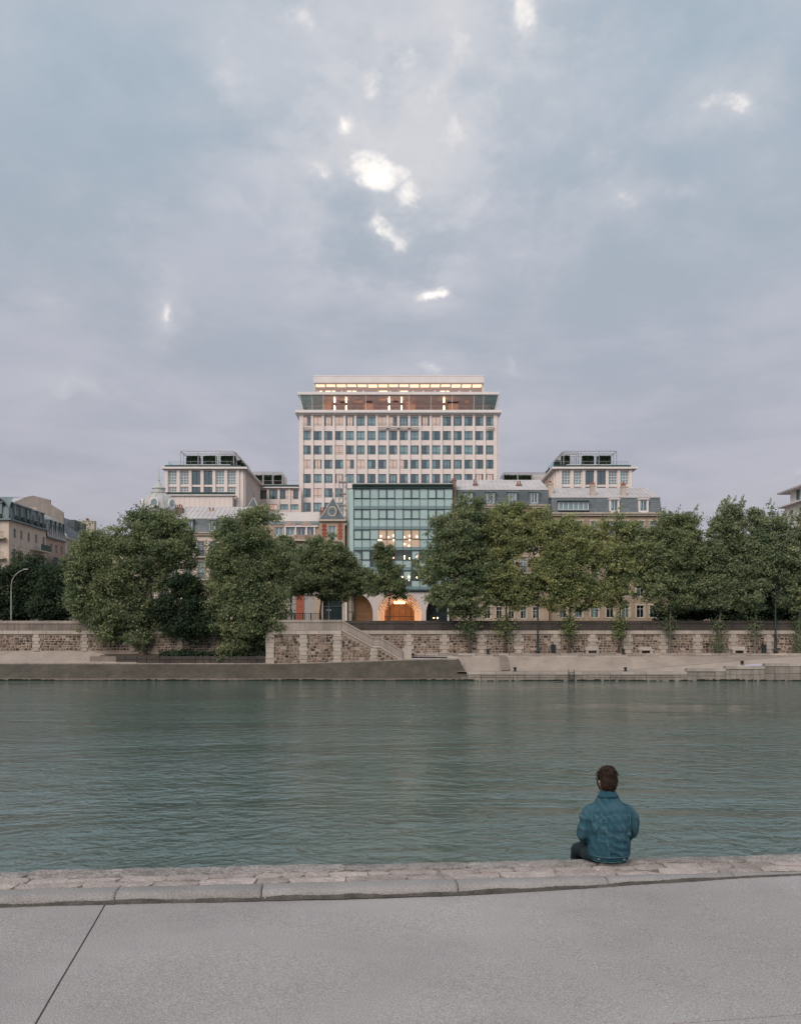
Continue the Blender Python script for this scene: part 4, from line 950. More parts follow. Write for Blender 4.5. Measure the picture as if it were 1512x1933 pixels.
for (pc, hw) in ((476, 22), (627.5, 24)):                 # pavilions
    a, b = XB(pc - hw), XB(pc + hw); zt_ = ZB(981); d = .25
    ops = [(XB(pc - 7), XB(pc + 7), ZB(1018), ZB(993))]
    kp = kit(XB(pc + 7) - XB(pc - 7), ZB(993) - ZB(1018), (.5,), (.45,), .08, .1, fmat='white_paint')
    fP = Fr(0, Y - d)
    wl = [(XB(pc), ZB(1018), kp, 0, False)] + [(XB(pc), ZB(zs), kB, 0, False) for zs in (1052, 1092)]
    grid_wall(B, fP, a, b, ZB(1120), zt_, wl, 'warm_stone', .32, 'pavilion_wall')
    MB().add([(a, Y - d, ZB(1120)), (a, Y + .1, ZB(1120)), (a, Y + .1, zt_), (a, Y - d, zt_)], [(0, 1, 2, 3)]).add([(b, Y - d, ZB(1120)), (b, Y + .1, ZB(1120)), (b, Y + .1, zt_), (b, Y - d, zt_)], [(0, 3, 2, 1)]).build('pavilion_cheek', MT['warm_stone'], B)
    for s in (-1, 1):                                     # brick quoin strips
        for q in range(9):
            z = ZB(1019) + q * .28; ww = .26 + (.12 if q % 2 else 0); uu = XB(pc + s * 15)
            MB().fbox(fP, uu - ww, uu + ww, z, z + .26, 0.001, .05).build('brick_quoin', MT['red_brick'], B)
    MB().fbox(fP, a - .15, b + .15, zt_ - .3, zt_, .002, .4).build('cornice', MT['pale_stone'], B)
    MB().fbox(fP, XB(pc - 10), XB(pc + 10), ZB(1022.5), ZB(1020), .002, .35).build('sill', MT['pale_stone'], B)
    # steep roof with flared eaves
    cx_, cyy = (a + b) / 2, Y + (b - a) / 2 - d; hw_ = (b - a) / 2; zA = ZB(937); n4 = []
    prof4 = [(1.06, zt_ + .01), (.80, zt_ + .75), (.52, zt_ + 1.75), (.26, zt_ + 2.75), (.035, zA)]
    m = MB(); vs = []
    for r, z in prof4: vs += [(cx_ - hw_*r, cyy - hw_*r, z), (cx_ + hw_*r, cyy - hw_*r, z), (cx_ + hw_*r, cyy + hw_*r, z), (cx_ - hw_*r, cyy + hw_*r, z)]
    fs = [(i*4+k, i*4+(k+1) % 4, i*4+4+(k+1) % 4, i*4+4+k) for i in range(4) for k in range(4)]; m.add(vs, fs)
    rf = m.build('pavilion_roof', MT['slate'], B)
    for k in range(4): MB().tube([vs[i*4+k] for i in range(5)], .07, 5).build('hip_roll', MT['zinc'], B)
    zo = zt_ + 1.25; yo = cyy - hw_ * .80
    ring = [Vector((cx_ + .62 * math.cos(q), yo, zo + .74 * math.sin(q))) for q in np.linspace(0, 2 * math.pi, 17)]
    MB().tube(ring, .17, 6).build('oculus_frame', MT['pale_stone'], B)
    MB().add([tuple(q) for q in ring[:-1]], [tuple(range(16))]).build('oculus_pane', MT['window_glass'], B)
    MB().fpoly(Fr(0, yo), [(cx_ - 1.15, zt_ + .05), (cx_ + 1.15, zt_ + .05), (cx_ + .85, zt_ + .55), (cx_ - .85, zt_ + .55)], -.3, .12).build('oculus_base', MT['pale_stone'], B)
    MB().tube([(cx_, cyy, zA - .1), (cx_, cyy, zA + .9)], .04, 5).build('finial', MT['iron'], B)
chimney(B, fB, XB(602), XB(611), ZB(985), ZB(960), -2.5, -1.8, 2, 'chimney_brick')
# ground floor of B: brick pier, shutters, dark carriage doors
MB().fbox(fB, XB(470), XB(653), ZB(1122), ZB(1116), -.1, .25).build('string_course', MT['pale_stone'], B)
for a, b, mm in ((470, 542, 'warm_stone'), (559, 574, 'red_brick'), (594, 610, 'warm_stone'), (646, 652.8, 'pale_stone')):
    MB().fbox(fB, XB(a), XB(b), 5.7, ZB(1122), -.3, 0).build('pier', MT[mm], B)
for a, b in ((542, 559), (574, 594)):
    n = 14
    for k in range(n):
        u = XB(a) + (XB(b) - XB(a)) * k / n; MB().fbox(fB, u + .01, u + (XB(b) - XB(a)) / n - .03, 5.8, ZB(1123), -.2, -.12).build('shutter_slat', MT['shutter'], B)
M('door_dark', (.012, .025, .03), .4, .3, 1)
MB().fbox(fB, XB(610), XB(646), ZB(1146), ZB(1144), -.3, -.05).build('door_transom', MT['dark_frame'], B)
for a, b in ((610.3, 627.8), (628.2, 645.8)): MB().fbox(fB, XB(a), XB(b), 5.7, ZB(1146) - .01, -.35, -.2).build('carriage_door', MT['door_dark'], B)
for k in range(4): MB().add([fB.pt(XB(610 + 9 * k) + .04, ZB(1144), -.2), fB.pt(XB(619 + 9 * k) - .04, ZB(1144), -.2), fB.pt(XB(619 + 9 * k) - .04, ZB(1123), -.2), fB.pt(XB(610 + 9 * k) + .04, ZB(1123), -.2)], [(0, 1, 2, 3)]).build('pane', MT['window_glass'], B)

# C: glass-fronted building with the vaulted entrance
Y = 140.0; fC = Fr(0, Y); XC_ = lambda v: px(v, Y); ZC = lambda v: pz(v, Y)
Cb = thing('glass_building', (XC_(754), Y, 5.7), 'teal glass-fronted building with a glowing vaulted entrance at street level', 'building')
random.seed(71)
xs = [667.5 + 15.55 * k for k in range(13)]; zr = [922.5, 941, 961, 979.5, 999.5, 1018, 1038.5, 1057, 1076.5, 1095, 1113]
M('blind', (.60, .66, .65), .9, .05, .8, rnd=.05)
M('blind_lit', (.48, .36, .28), .9, .2, .9, emit=(1.0, .5, .30), estr=.24)
M('spandrel_glass', (.20, .30, .305), .15, .05, 1, spec=.6)
lit = {(4, 3), (4, 4), (4, 6), (4, 7), (5, 3), (5, 6), (5, 7), (5, 4)}
for i in range(12):
    a, b = XC_(xs[i]), XC_(xs[i + 1])
    for j in range(10):
        z1, z0 = ZC(zr[j]), ZC(zr[j + 1]); th = .022
        sp = 0
        if j % 2 == 1: sp = 6.2 * Y / F
        if sp: MB().fbox(fC, a + .03, b - .03, z0 + .03, z0 + sp, -.06, .0).build('spandrel', MT['spandrel_glass'], Cb)
        MB().add([fC.pt(a + .03, z0 + sp + .02, -.02), fC.pt(b - .03, z0 + sp + .02, -.02), fC.pt(b - .03, z1 - .03, -.02), fC.pt(a + .03, z1 - .03, -.02)], [(0, 1, 2, 3)]).build('pane', MT['curtain_wall_glass'], Cb)
        if j % 2 == 0 and i % 3 != 2:                      # opening lights have heavier frames
            m = MB(); t_ = .09
            m.fbox(fC, a, b, z0, z0 + t_, -.1, .05); m.fbox(fC, a, b, z1 - t_, z1, -.1, .05); m.fbox(fC, a, a + t_, z0 + t_, z1 - t_, -.1, .05); m.fbox(fC, b - t_, b, z0 + t_, z1 - t_, -.1, .05); m.build('opening_light', MT['dark_frame'], Cb)
        low = j >= 6
        mat = 'blind_lit' if (j, i) in lit else ('room' if low and random.random() < .5 else 'blind')
        MB().add([fC.pt(a + .02, z0 + sp, -.12 - (.8 if mat == 'room' else 0)), fC.pt(b - .02, z0 + sp, -.12 - (.8 if mat == 'room' else 0)), fC.pt(b - .02, z1, -.12 - (.8 if mat == 'room' else 0)), fC.pt(a + .02, z1, -.12 - (.8 if mat == 'room' else 0))], [(0, 1, 2, 3)]).build('blind', MT[mat], Cb)
for k in range(13): MB().fbox(fC, XC_(xs[k]) - .025, XC_(xs[k]) + .025, ZC(1113), ZC(922.5), -.06, .03).build('mullion', MT['dark_frame'], Cb)
for z in zr: MB().fbox(fC, XC_(667.5), XC_(854), ZC(z) - .03, ZC(z) + .03, -.05, .02).build('transom', MT['dark_frame'], Cb)
for k in range(10):                                       # rounded glass return on the left
    for q in range(3):
        w0, w1 = math.radians(30 * q), math.radians(30 * q + 30); R_ = 1.15; cx_ = XC_(667.4)
        p = lambda w, z: (cx_ - R_ * math.sin(w), Y + R_ * (1 - math.cos(w)), z)
        MB().add([p(w1, ZC(zr[k+1]) + .02), p(w0, ZC(zr[k+1]) + .02), p(w0, ZC(zr[k]) - .02), p(w1, ZC(zr[k]) - .02)], [(0, 1, 2, 3)]).build('curved_pane', MT['curtain_wall_glass'], Cb)
MB().lathe((XC_(667.4) + .35, Y + 1.5, ZC(1113)), [(1.2, 0), (1.2, ZC(922.5) - ZC(1113))], 24).build('corner_blind', MT['blind'], Cb)
MB().fbox(fC, XC_(653), XC_(667), 5.7, ZC(922), -12, -1.5).build('side_wall', MT['pale_stone'], Cb)
shell(Cb, XC_(668), XC_(855), Y + .45, Y + 13, ZC(1113), ZC(921), 'room', 'core')
MB().fbox(fC, XC_(665), XC_(855), ZC(922.3), ZC(917), -12, .15).fbox(fC, XC_(665), XC_(855), ZC(917), ZC(914.5), -12, .4).fbox(fC, XC_(667), XC_(854), ZC(914.5) + .003, ZC(911.5), -12, -.2).build('roof_edge', MT['green_metal'], Cb)
MB().fbox(fC, XC_(668), XC_(853), ZC(914.4), ZC(913.4), .405, .47).build('roof_trim', MT['white_paint'], Cb)
M('red_lamp', (.7, .3, .2), .5, 0, emit=(1.0, .30, .14), estr=5.0)
for (v, h, mm) in ((719, 1012, 0), (719, 1019, 0), (733, 1014, 0), (742.5, 1011, 0), (743, 1019.5, 0), (763.5, 1014, 0), (764, 1027, 0), (773, 1011.5, 0), (773.5, 1019, 0), (772, 1030, 0), (787, 1013, 0), (715, 1018.5, 0),
                   (719, 1053.5, 1), (743, 1053, 1), (763.5, 1050, 0), (763.5, 1054, 0), (773, 1054, 0), (787, 1051, 1), (733.5, 1091.5, 0), (759.5, 1089, 0), (759.5, 1096, 0), (772, 1089, 0), (772, 1095, 0), (787, 1090, 0), (826, 1057, 1)):
    MB().lathe(fC.pt(XC_(v), ZC(h), -.07), [(.02, -.11), (.06, -.08), (.085, 0), (.06, .08), (.02, .11)], 8).build('hanging_lamp', MT['red_lamp' if mm else 'warm_lamp'], Cb)
# street level: canopy, flared white columns, lit vault
M('portal_concrete', (.60, .54, .50), .7, .06, .6, .05, 8)
M('copper_rib', (.42, .235, .12), .4, .15, 2, spec=.5)
M('vault_lining', (.50, .31, .19), .5, .2, 1.2, spec=.4)
MB().fbox(fC, XC_(655), XC_(855), ZC(1116), ZC(1113), -3, .5).build('canopy', MT['dark_frame'], Cb)
ra, zc_ = 41.5 * Y / F, ZC(1158); xm = XC_(754)
def column(s):
    pts = []
    for q in np.linspace(0, 1, 14):                        # inner edge: the round arch
        w_ = math.pi / 2 * q; pts.append((xm + s * ra * math.sin(w_), zc_ + ra * math.cos(w_) ))
    inner = [(xm + s * .002, ZC(1116.2))] + pts + [(xm + s * ra, 5.7)]
    xo = xm + s * (ra + 8.6 * Y / F); R2 = 2.9; zc2 = ZC(1146)
    outer = [(xo, 5.7), (xo, zc2 - 1.0)] + [(xo + s * R2 * (1 - math.cos(w_)), zc2 - 1.0 + (ZC(1119) - zc2 + 1.0) * math.sin(w_)) for w_ in np.linspace(.1, math.pi / 2, 9)] + [(XC_(754) + s * (100 * Y / F), ZC(1119)), (XC_(754) + s * (100 * Y / F), ZC(1116.2))]
    poly = inner + outer
    if s > 0: poly = poly[::-1]
    bm = bmesh.new(); off = ORI[Cb]
    vf = [bm.verts.new(Vector(fC.pt(u, z, .12)) - Vector(off)) for u, z in poly]; face = bm.faces.new(vf)
    ext = bmesh.ops.extrude_face_region(bm, geom=[face]); vv = [e for e in ext['geom'] if isinstance(e, bmesh.types.BMVert)]
    bmesh.ops.translate(bm, verts=vv, vec=(0, .9, 0)); bmesh.ops.triangulate(bm, faces=[f_ for f_ in bm.faces if len(f_.verts) > 4]); bmesh.ops.recalc_face_normals(bm, faces=bm.faces)
    me = bpy.data.meshes.new('flared_column'); bm.to_mesh(me); bm.free(); me.materials.append(MT['portal_concrete']); place('flared_column', me, Cb, off)
column(-1); column(1)
def arch_ring(r0, r1, d0, d1, mat, nm):                    # half ring standing on the ground
    m = MB(); ws = np.linspace(0, math.pi, 25); P = [(-1, 5.7)]; vs = []; fs = []
    path = [(r0, r1, None)]
    o_ = [(xm + r1, 5.7)] + [(xm + r1 * math.cos(w_), zc_ + r1 * math.sin(w_)) for w_ in ws] + [(xm - r1, 5.7)]
    i_ = [(xm + r0, 5.7)] + [(xm + r0 * math.cos(w_), zc_ + r0 * math.sin(w_)) for w_ in ws] + [(xm - r0, 5.7)]
    n = len(o_)
    for a, b in zip(o_, i_): vs += [fC.pt(*a, d1), fC.pt(*b, d1), fC.pt(*a, d0), fC.pt(*b, d0)]
    for k in range(n - 1): fs += [(4*k, 4*k+1, 4*k+5, 4*k+4), (4*k+1, 4*k+3, 4*k+7, 4*k+5), (4*k+2, 4*k+6, 4*k+7, 4*k+3)]
    m.add(vs, fs); return m.build(nm, MT[mat], Cb)
for k in range(6):                                         # stepped ribs, each with a hidden light behind it
    r = ra * (.985 - .05 * k); arch_ring(r - .13, r, -.9 - .75 * k - .5, -.9 - .75 * k, 'copper_rib', 'vault_rib')
M('rib_light', (.9, .6, .3), .5, 0, emit=(1.0, .58, .30), estr=2.6)
for k in range(6):
    r = ra * (.985 - .05 * k); arch_ring(r - .03, r + .03, -.9 - .75 * k - .62, -.9 - .75 * k - .56, 'rib_light', 'rib_light')
rl = ra * .70
arch_ring(rl, rl + .1, -18, -4.7, 'vault_lining', 'vault')
for k in range(7):
    y = -5.2 - 1.6 * k; MB().fbox(fC, xm - .95, xm + .95, zc_ + rl * .86 - .05, zc_ + rl * .86 + .02, y - .22, y).build('ceiling_light', MT['ceiling_glow'], Cb)
for (yy, e_) in ((-2.8, 45), (-8.0, 85), (-14.0, 90)):
    pl_ = bpy.data.lights.new('vault_lamp', 'POINT'); pl_.energy = e_; pl_.color = (1.0, .60, .32); pl_.shadow_soft_size = .35
    po_ = bpy.data.objects.new('vault_lamp', pl_); COL.objects.link(po_); po_.parent = Cb; q_ = fC.pt(xm, zc_ + rl * .45, yy); po_.location = (q_[0] - ORI[Cb][0], q_[1] - ORI[Cb][1], q_[2] - ORI[Cb][2])
MB().fbox(fC, xm - rl, xm + rl, 5.7, zc_ + rl, -18.3, -18.1).build('vault_end_wall', MT['vault_lining'], Cb)
for k in range(5): u = xm - 1.9 + k * .95; MB().fbox(fC, u - .03, u + .03, 5.7, zc_ + rl * .8, -4.65, -4.55).build('door_mullion', MT['dark_frame'], Cb)
MB().fbox(fC, xm - rl, xm + rl, ZC(1163), ZC(1162), -4.65, -4.55).build('door_rail', MT['dark_frame'], Cb)
MB().fbox(fC, xm - rl, xm + rl, 5.7, 5.72, -18, -.9).build('vault_floor', MT['vault_lining'], Cb)
M('bronze_wall', (.17, .10, .055), .6, .3, .8, emit=(1.0, .5, .2), estr=.02)
MB().fbox(fC, XC_(655), XC_(704), 5.7, ZC(1119), -2.6, -2.5).build('side_bay_wall', MT['bronze_wall'], Cb); MB().fbox(fC, XC_(804), XC_(855), 5.7, ZC(1119), -2.6, -2.5).build('side_bay_wall', MT['door_dark'], Cb)
for v in (656, 664, 703.5): MB().fbox(fC, XC_(v) - .05, XC_(v) + .05, 5.7, ZC(1119), -1.5, -1.4).build('bay_mullion', MT['dark_frame'], Cb)
MB().fbox(fC, XC_(655), XC_(703), ZC(1154) - .05, ZC(1154), -1.5, -1.4).build('bay_transom', MT['dark_frame'], Cb)
for v in (820, 827): MB().lathe(fC.pt(XC_(v), ZC(1166), -2.2), [(.02, -.1), (.1, 0), (.02, .1)], 8).build('floor_lamp', MT['warm_lamp'], Cb)
for v in (653.5, 846): MB().fbox(fC, XC_(v) - .12, XC_(v) + .12, 5.7, ZC(1116), -.3, .1).build('post', MT['white_paint'], Cb)

# D and E: slate-roofed houses to the right
random.seed(81)
D, fD, XD, ZD = hauss('slate_roof_house', 'stone house with slate mansard and four narrow dormers right of the glass front', 141.0, 861, 1036, 953,
    [(996, 970), (1038, 1010), (1080, 1052), (1120, 1094), (1168, 1146)], [877, 898, 920, 942, 965, 988, 1011], 11, 'warm_stone', 'slate', 924, 906,
    [884, 925.5, 967, 1008], 18, balc=(997, 1081), dormh=26)
chimney(D, fD, XD(853), XD(861), 5.7, ZD(905), -2.2, .1, 2, 'chimney_brick'); chimney(D, fD, XD(896), XD(904), ZD(925), ZD(907), -3.4, -2.6, 2); chimney(D, fD, XD(979), XD(988.5), ZD(925), ZD(908), -3.4, -2.6, 2)
chimney(D, fD, XD(1036.3), XD(1045.5), ZD(1000), ZD(910), -4.2, -.6, 3, 'pale_stone')
E, fE, XE, ZE = hauss('yellow_brick_house', 'yellow brick corner house with grey mansard, red-potted chimneys and wide attic window', 139.0, 1042, 1248, 968,
    [(1012, 984), (1054, 1026), (1094, 1068), (1126, 1106), (1166, 1143)], [1062, 1092, 1122, 1151, 1180, 1208, 1233], 14, 'yellow_brick', 'slate_blue', 938.5, 921,
    [1159, 1214], 19, balc=(1012.5,), dormh=27, ck='white_paint')
kwide = kit(57 * 139 / F, 16 * 139 / F, (.16, .33, .5, .66, .83), (), .12, .1, fmat='white_paint')
window(E, fE, XE(1082), ZE(963), kwide, .12, 0); MB().fbox(fE, XE(1052), XE(1111.5), ZE(946.6), ZE(945), -1, .5).build('attic_window_hood', MT['slate'], E)
MB().fbox(fE, XE(1053), XE(1111), ZE(965.5), ZE(963) - .003, -.6, .45).build('attic_sill', MT['slate'], E)
chimney(E, fE, XE(1118), XE(1127), ZE(935), ZE(912), -2.2, -1.4, 1, 'pale_stone'); chimney(E, fE, XE(1177), XE(1186), ZE(936), ZE(914), -2.2, -1.4, 1, 'pale_stone')
for (a, z) in ((1118, 912), (1177, 914)): MB().fbox(fE, XE(a) + .05, XE(a + 9) - .05, ZE(z) + .005, ZE(z) + .35, -2.1, -1.5).build('chimney_cap', MT['terracotta'], E)

# scaffold mast beside the glass building
fM = Fr(0, 146.0); XM = lambda v: px(v, 146); ZM = lambda v: pz(v, 146)
scf = thing('scaffold_tower', (XM(644), 146, 5.7), 'thin pale scaffold tower standing just left of the glass building', 'scaffold')
for u in (640, 647, 654): MB().fbox(fM, XM(u) - .05, XM(u) + .05, 5.7, ZM(893 if u < 650 else 900), -.1, 0).build('standard', MT['steel'], scf)
for u in (640, 647, 654): MB().fbox(fM, XM(u) - .05, XM(u) + .05, 5.7, ZM(898), -1.5, -1.4).build('standard', MT['steel'], scf)
for k in range(24):
    z = ZM(897) - k * .95; MB().fbox(fM, XM(639), XM(655), z - .04, z + .04, -.06, .04).build('ledger', MT['steel'], scf)
    a, b = (640, 654) if k % 2 else (654, 640); MB().tube([fM.pt(XM(a), z, .07), fM.pt(XM(b), z - .95, .07)], .035, 4).build('brace', MT['steel'], scf)
    if k % 2: MB().fbox(fM, XM(639), XM(655), z - .15, z - .1, -1.4, -.12).build('deck', MT['shutter'], scf)

# ------------------------------------------------------------------ side-street houses on the left
random.seed(91)
XS_ = -69.5
def yof(v): return XS_ * F / (v - CX)
K1 = thing('corner_house', (XS_ - 8, 168, 5.7), 'cream corner house with blue-grey mansard dormers and green balconies at far left', 'building')
y0, y1 = 160.0, yof(88); fs_ = Fr(XS_, y0, 90); L1 = y1 - y0; zc1, zr1 = 25.85, 29.8
ks = kit(1.0, 1.7, (.5,), (), .06, .08, fmat='shutter'); kf = kit(2.6, 2.6, (.33, .66), (), .09, .1, fmat='white_paint')
wn = []
for zf in (22.6, 18.9, 15.2, 11.5, 8.0):
    for u in (2.5, 5.3, 8.6, 12.0, 15.6): wn.append((u, zf, ks, random.choice([0, 1, None]), False))
grid_wall(K1, fs_, 0, L1, 5.7, zc1, wn, 'cream_render', .3); room(K1, fs_, .3, L1, 5.7, zc1)
ff = Fr(XS_ - 18, y0, 0); wn = []
for zf in (22.5, 18.9, 15.2, 11.5, 7.9):
    for u in (4, 9.5, 15.2): wn.append((u, zf, kf, random.choice([0, 1, 2]), False))
grid_wall(K1, ff, 0, 18, 5.7, zc1, wn, 'cream_render', .3, 'front_wall'); room(K1, ff, .3, 17.7, 5.7, zc1)
for zf in (22.4, 18.8, 15.1, 11.4):
    MB().fbox(ff, 1, 17.6, zf - .25, zf, .002, 1.2).build('balcony_slab', MT['pale_stone'], K1); railing(K1, ff, 1.1, 17.5, zf, zf + 1, 1.1, .2, 'iron', .03)
for zf in (21.3, 17.6):                                     # green-netted balconies on the flank
    MB().fbox(fs_, 9.2, 15.8, zf - .25, zf, .002, 1.3).build('balcony_slab', MT['pale_stone'], K1); MB().fbox(fs_, 11.4, 15.8, zf, zf + 1.15, 1.2, 1.28).build('balcony_screen', MT['green_metal'], K1)
    MB().add([fs_.pt(9.2, zf, 1.24), fs_.pt(11.4, zf, 1.24), fs_.pt(11.4, zf + 1.1, 1.24), fs_.pt(9.2, zf + 1.1, 1.24)], [(0, 1, 2, 3)]).build('balcony_glass', MT['clear_glass'], K1)
MB().fbox(fs_, -.5, L1, zc1 - .35, zc1, -.2, .55).fbox(ff, 0, 18.5, zc1 - .35, zc1 - .003, -.2, .55).build('cornice', MT['zinc_blue'], K1)
def mans(f, ua, ub, za, zb, d, parent, mat, nm='mansard'):
    m = MB(); P = [(0.25, za), (0.05, za + (zb - za) * .45), (-d * .45, za + (zb - za) * .8), (-d, zb), (-d - 4.5, zb + .6)]; n = 24
    for i in range(n):
        a, b = ua + (ub - ua) * i / n, ua + (ub - ua) * (i + 1) / n - .01
        for (d0, z0), (d1, z1) in zip(P[:-1], P[1:]): m.add([f.pt(a, z0, d0), f.pt(b, z0, d0), f.pt(b, z1, d1), f.pt(a, z1, d1)], [(0, 1, 2, 3)])
    return m.build(nm, MT[mat], parent)
mans(fs_, -.2, L1, zc1, zr1, 2.2, K1, 'zinc_blue'); mans(ff, 0, 18.1, zc1, zr1 + .2, 2.2, K1, 'zinc_blue')
kd = kit(1.3, 2.1, (.5,), (), .07, .08, fmat='white_paint')
for f_, us in ((fs_, (2.6, 5.2, 8.0, 11.2, 14.0)), (ff, (6, 11, 16))):
    for u in us:
        dd = MB(); dd.fbox(f_, u - .95, u - .65, zc1 + .2, zc1 + 2.7, -1.8, .35); dd.fbox(f_, u + .65, u + .95, zc1 + .2, zc1 + 2.7, -1.8, .35); dd.fbox(f_, u - 1.1, u + 1.1, zc1 + 2.702, zc1 + 2.95, -2.2, .5); dd.build('dormer', MT['zinc_blue'], K1)
        window(K1, f_, u, zc1 + .5, kd, .2, random.choice([0, 1])); MB().fbox(f_, u - .9, u + .9, zc1 + .1, zc1 + .75, .38, .75).build('window_box', MT['green_metal'], K1)
chimney(K1, fs_, 4.2, 5.6, zr1 - .5, zr1 + 1.7, -6.5, -5.5, 2, 'slate')
MB().add([(XS_, y1, 5.7), (XS_ - 18, y1, 5.7), (XS_ - 18, y1, 30.2), (XS_ - 2, y1, 30.2), (XS_, y1, zc1)], [(0, 1, 2, 3, 4)]).build('party_wall', MT['pale_stone'], K1)
K2 = thing('pink_house', (XS_ - 6, 181, 5.7), 'narrow pink house with pale mansard beside the cream corner house', 'building')
ya, yb = y1 + .05, yof(123); f2 = Fr(XS_, ya, 90); L2 = yb - ya; zc2 = 24.6
wn = [(u, z, ks, 0, False) for z in (21.6, 17.2, 13.4) for u in (2.5, 5.2, 8.0)]
grid_wall(K2, f2, 0, L2, 5.7, zc2, wn, 'pink_render', .3); room(K2, f2, .2, L2 - .2, 5.7, zc2)
MB().fbox(f2, 0, L2, zc2 - .3, zc2, 0.002, .4).build('cornice', MT['zinc_blue'], K2); mans(f2, 0, L2, zc2, zc2 + 4.6, 1.4, K2, 'zinc')
for u in (1.6, 3.9, 6.2, 8.2):
    MB().fbox(f2, u - .6, u - .45, zc2 + .2, zc2 + 3.2, -1.5, .3).fbox(f2, u + .45, u + .6, zc2 + .2, zc2 + 3.2, -1.5, .3).fbox(f2, u - .7, u + .7, zc2 + 3.2, zc2 + 3.4, -1.8, .4).build('dormer', MT['zinc_blue'], K2); window(K2, f2, u, zc2 + .4, kit(.9, 2.7, (.5,), (.5,), .07, .07, fmat='zinc_blue'), .12, 0)
MB().fbox(f2, .4, L2 - .1, 19.0, 19.3, .002, 1.4).build('balcony_slab', MT['iron'], K2); MB().fbox(f2, .4, L2 - .1, 19.3, 20.5, 1.3, 1.4).build('balcony_screen', MT['green_metal'], K2)
MB().box(XS_ - 9, XS_ - 1.8, ya + .2, yb - 1, zc2 + 3.0, zc2 + 4.9).build('attic_block', MT['cream_render'], K2)
K3 = thing('gabled_house', (XS_ - 6, 196, 5.7), 'tall house with bare beige party wall and steep slate roof behind the pink house', 'building')
yc, yd = yb + .05, yof(186); f3 = Fr(XS_, yc, 90); L3 = yd - yc; Y3 = yc; fg = Fr(0, Y3 - .4)
X3 = lambda v: px(v, Y3); Z3 = lambda v: pz(v, Y3)
M('party_wall', (.275, .25, .225), .95, .18, .5, .2, 6, streak=.4, stains=.4, stcol=(.22, .2, .18), stscale=.5)
MB().fpoly(fg, [(X3(30), 5.7), (X3(122.6), 5.7), (X3(122.6), Z3(1003)), (X3(122.6), Z3(985)), (X3(121), Z3(967)), (X3(97), Z3(952)), (X3(97), Z3(944)), (X3(65), Z3(936)), (X3(50), Z3(939)), (X3(30), Z3(948))], -.4, 0).build('party_wall', MT['party_wall'], K3)
wn = [(u, z, kit(1.2, 2.2, (.5,), (.7,), .06, .08, fmat='shutter'), 0, False) for z in (22.0, 18.3, 14.8, 11) for u in (2.2, 5, 7.8, 10.6, 13.4, 16.2)]
grid_wall(K3, f3, 0, L3, 5.7, 25.3, wn, 'cream_stone', .3); room(K3, f3, .2, L3 - .2, 5.7, 25.3)
for z in (21.9, 18.2): MB().fbox(f3, 0, L3, z - .25, z, .002, .9).build('balcony_slab', MT['pale_stone'], K3); railing(K3, f3, 0, L3, z, z + 1, .85, .2, 'iron', .03)
m = MB(); m.add([f3.pt(0, 25.3, .8), f3.pt(L3, 25.3, .8), f3.pt(L3, 27.3, -.6), f3.pt(0, 27.3, -.6)], [(0, 1, 2, 3)]); m.add([f3.pt(-.4, 27.3, -.6), f3.pt(L3, 27.3, -.6), f3.pt(L3, 31.0, -4.5), f3.pt(-.4, 31.0, -4.5)], [(0, 1, 2, 3)]); m.build('roof', MT['slate_blue'], K3)
for k in range(3): MB().fbox(f3, 9 + 2.6 * k, 11 + 2.6 * k, 28, 30.2, -2.6, -1.2).build('skylight', MT['slate'], K3)
chimney(K3, f3, L3 - 1.4, L3, 25, 31.3, -4, -.4, 6, 'pale_stone')
MB().add([(XS_, yd, 5.7), (XS_ - 14, yd, 5.7), (XS_ - 14, yd, 30), (XS_, yd, 26)], [(0, 1, 2, 3)]).build('end_wall', MT['party_wall'], K3)
# right edge: white flat-roofed building
Lb = thing('white_house', (74, 160, 5.7), 'white building with thin overhanging flat roof at the right edge above the trees', 'building')
Yr = 170.0; xw = px(1481, Yr); fr = Fr(xw, Yr, -90); zl = pz(958, Yr); zu = pz(931, Yr)
kr = kit(1.1, 1.7, (.5,), (), .06, .07)
grid_wall(Lb, fr, 0, 22, 5.7, zl, [(u, zl - 2.6 - q * 3.3, kr, 0, False) for u in (2.8, 6.5, 10, 13.5, 17) for q in range(5)], 'white_paint', .3); room(Lb, fr, .2, 22, 5.7, zl)
MB().fbox(fr, -1.6, 22, zl, zl + .25, -12, .9).build('terrace_slab', MT['white_paint'], Lb)
grid_wall(Lb, Fr(xw + .8, Yr - .4, -90), 0, 20, zl + .25, zu, [(u, zl + .4, kit(1.6, 2.3, (.5,), (), .06, .07), 0, False) for u in (3.3, 8, 12)], 'white_paint', .3, 'attic_wall')
MB().fbox(fr, -2.0, 22, zu, zu + .3, -12, .7).build('flat_roof', MT['zinc'], Lb)
MB().box(xw + .01, xw + 12, Yr - .02, Yr + .2, 5.7, zl - .01).build('end_wall', MT['white_paint'], Lb)
MB().box(xw + 1, xw + 12, Yr - .5, Yr - .3, zl + .25, zu).build('attic_end_wall', MT['white_paint'], Lb)
# low house glimpsed through the right-hand trees
bg_, fb_, xb_, zb_ = hauss('brick_house', 'reddish house glimpsed through the tree tops left of the white house', 176.0, 1262, 1462, 1040, [(1078, 1056), (1112, 1090)], [1285, 1315, 1345, 1375, 1405, 1435], 13, 'pink_render', 'slate', 1022, 1012, [1300, 1360, 1420], 14, dormh=14)
bh, _, _, _ = hauss('grey_roof_house', 'pale house seen in the gap behind the left trees', 230.0, 150, 300, 1040, [(1078, 1056), (1112, 1090)], [170, 200, 230, 260, 285], 11, 'cream_stone', 'slate_blue', 1022, 1012, [190, 240], 12, dormh=14)
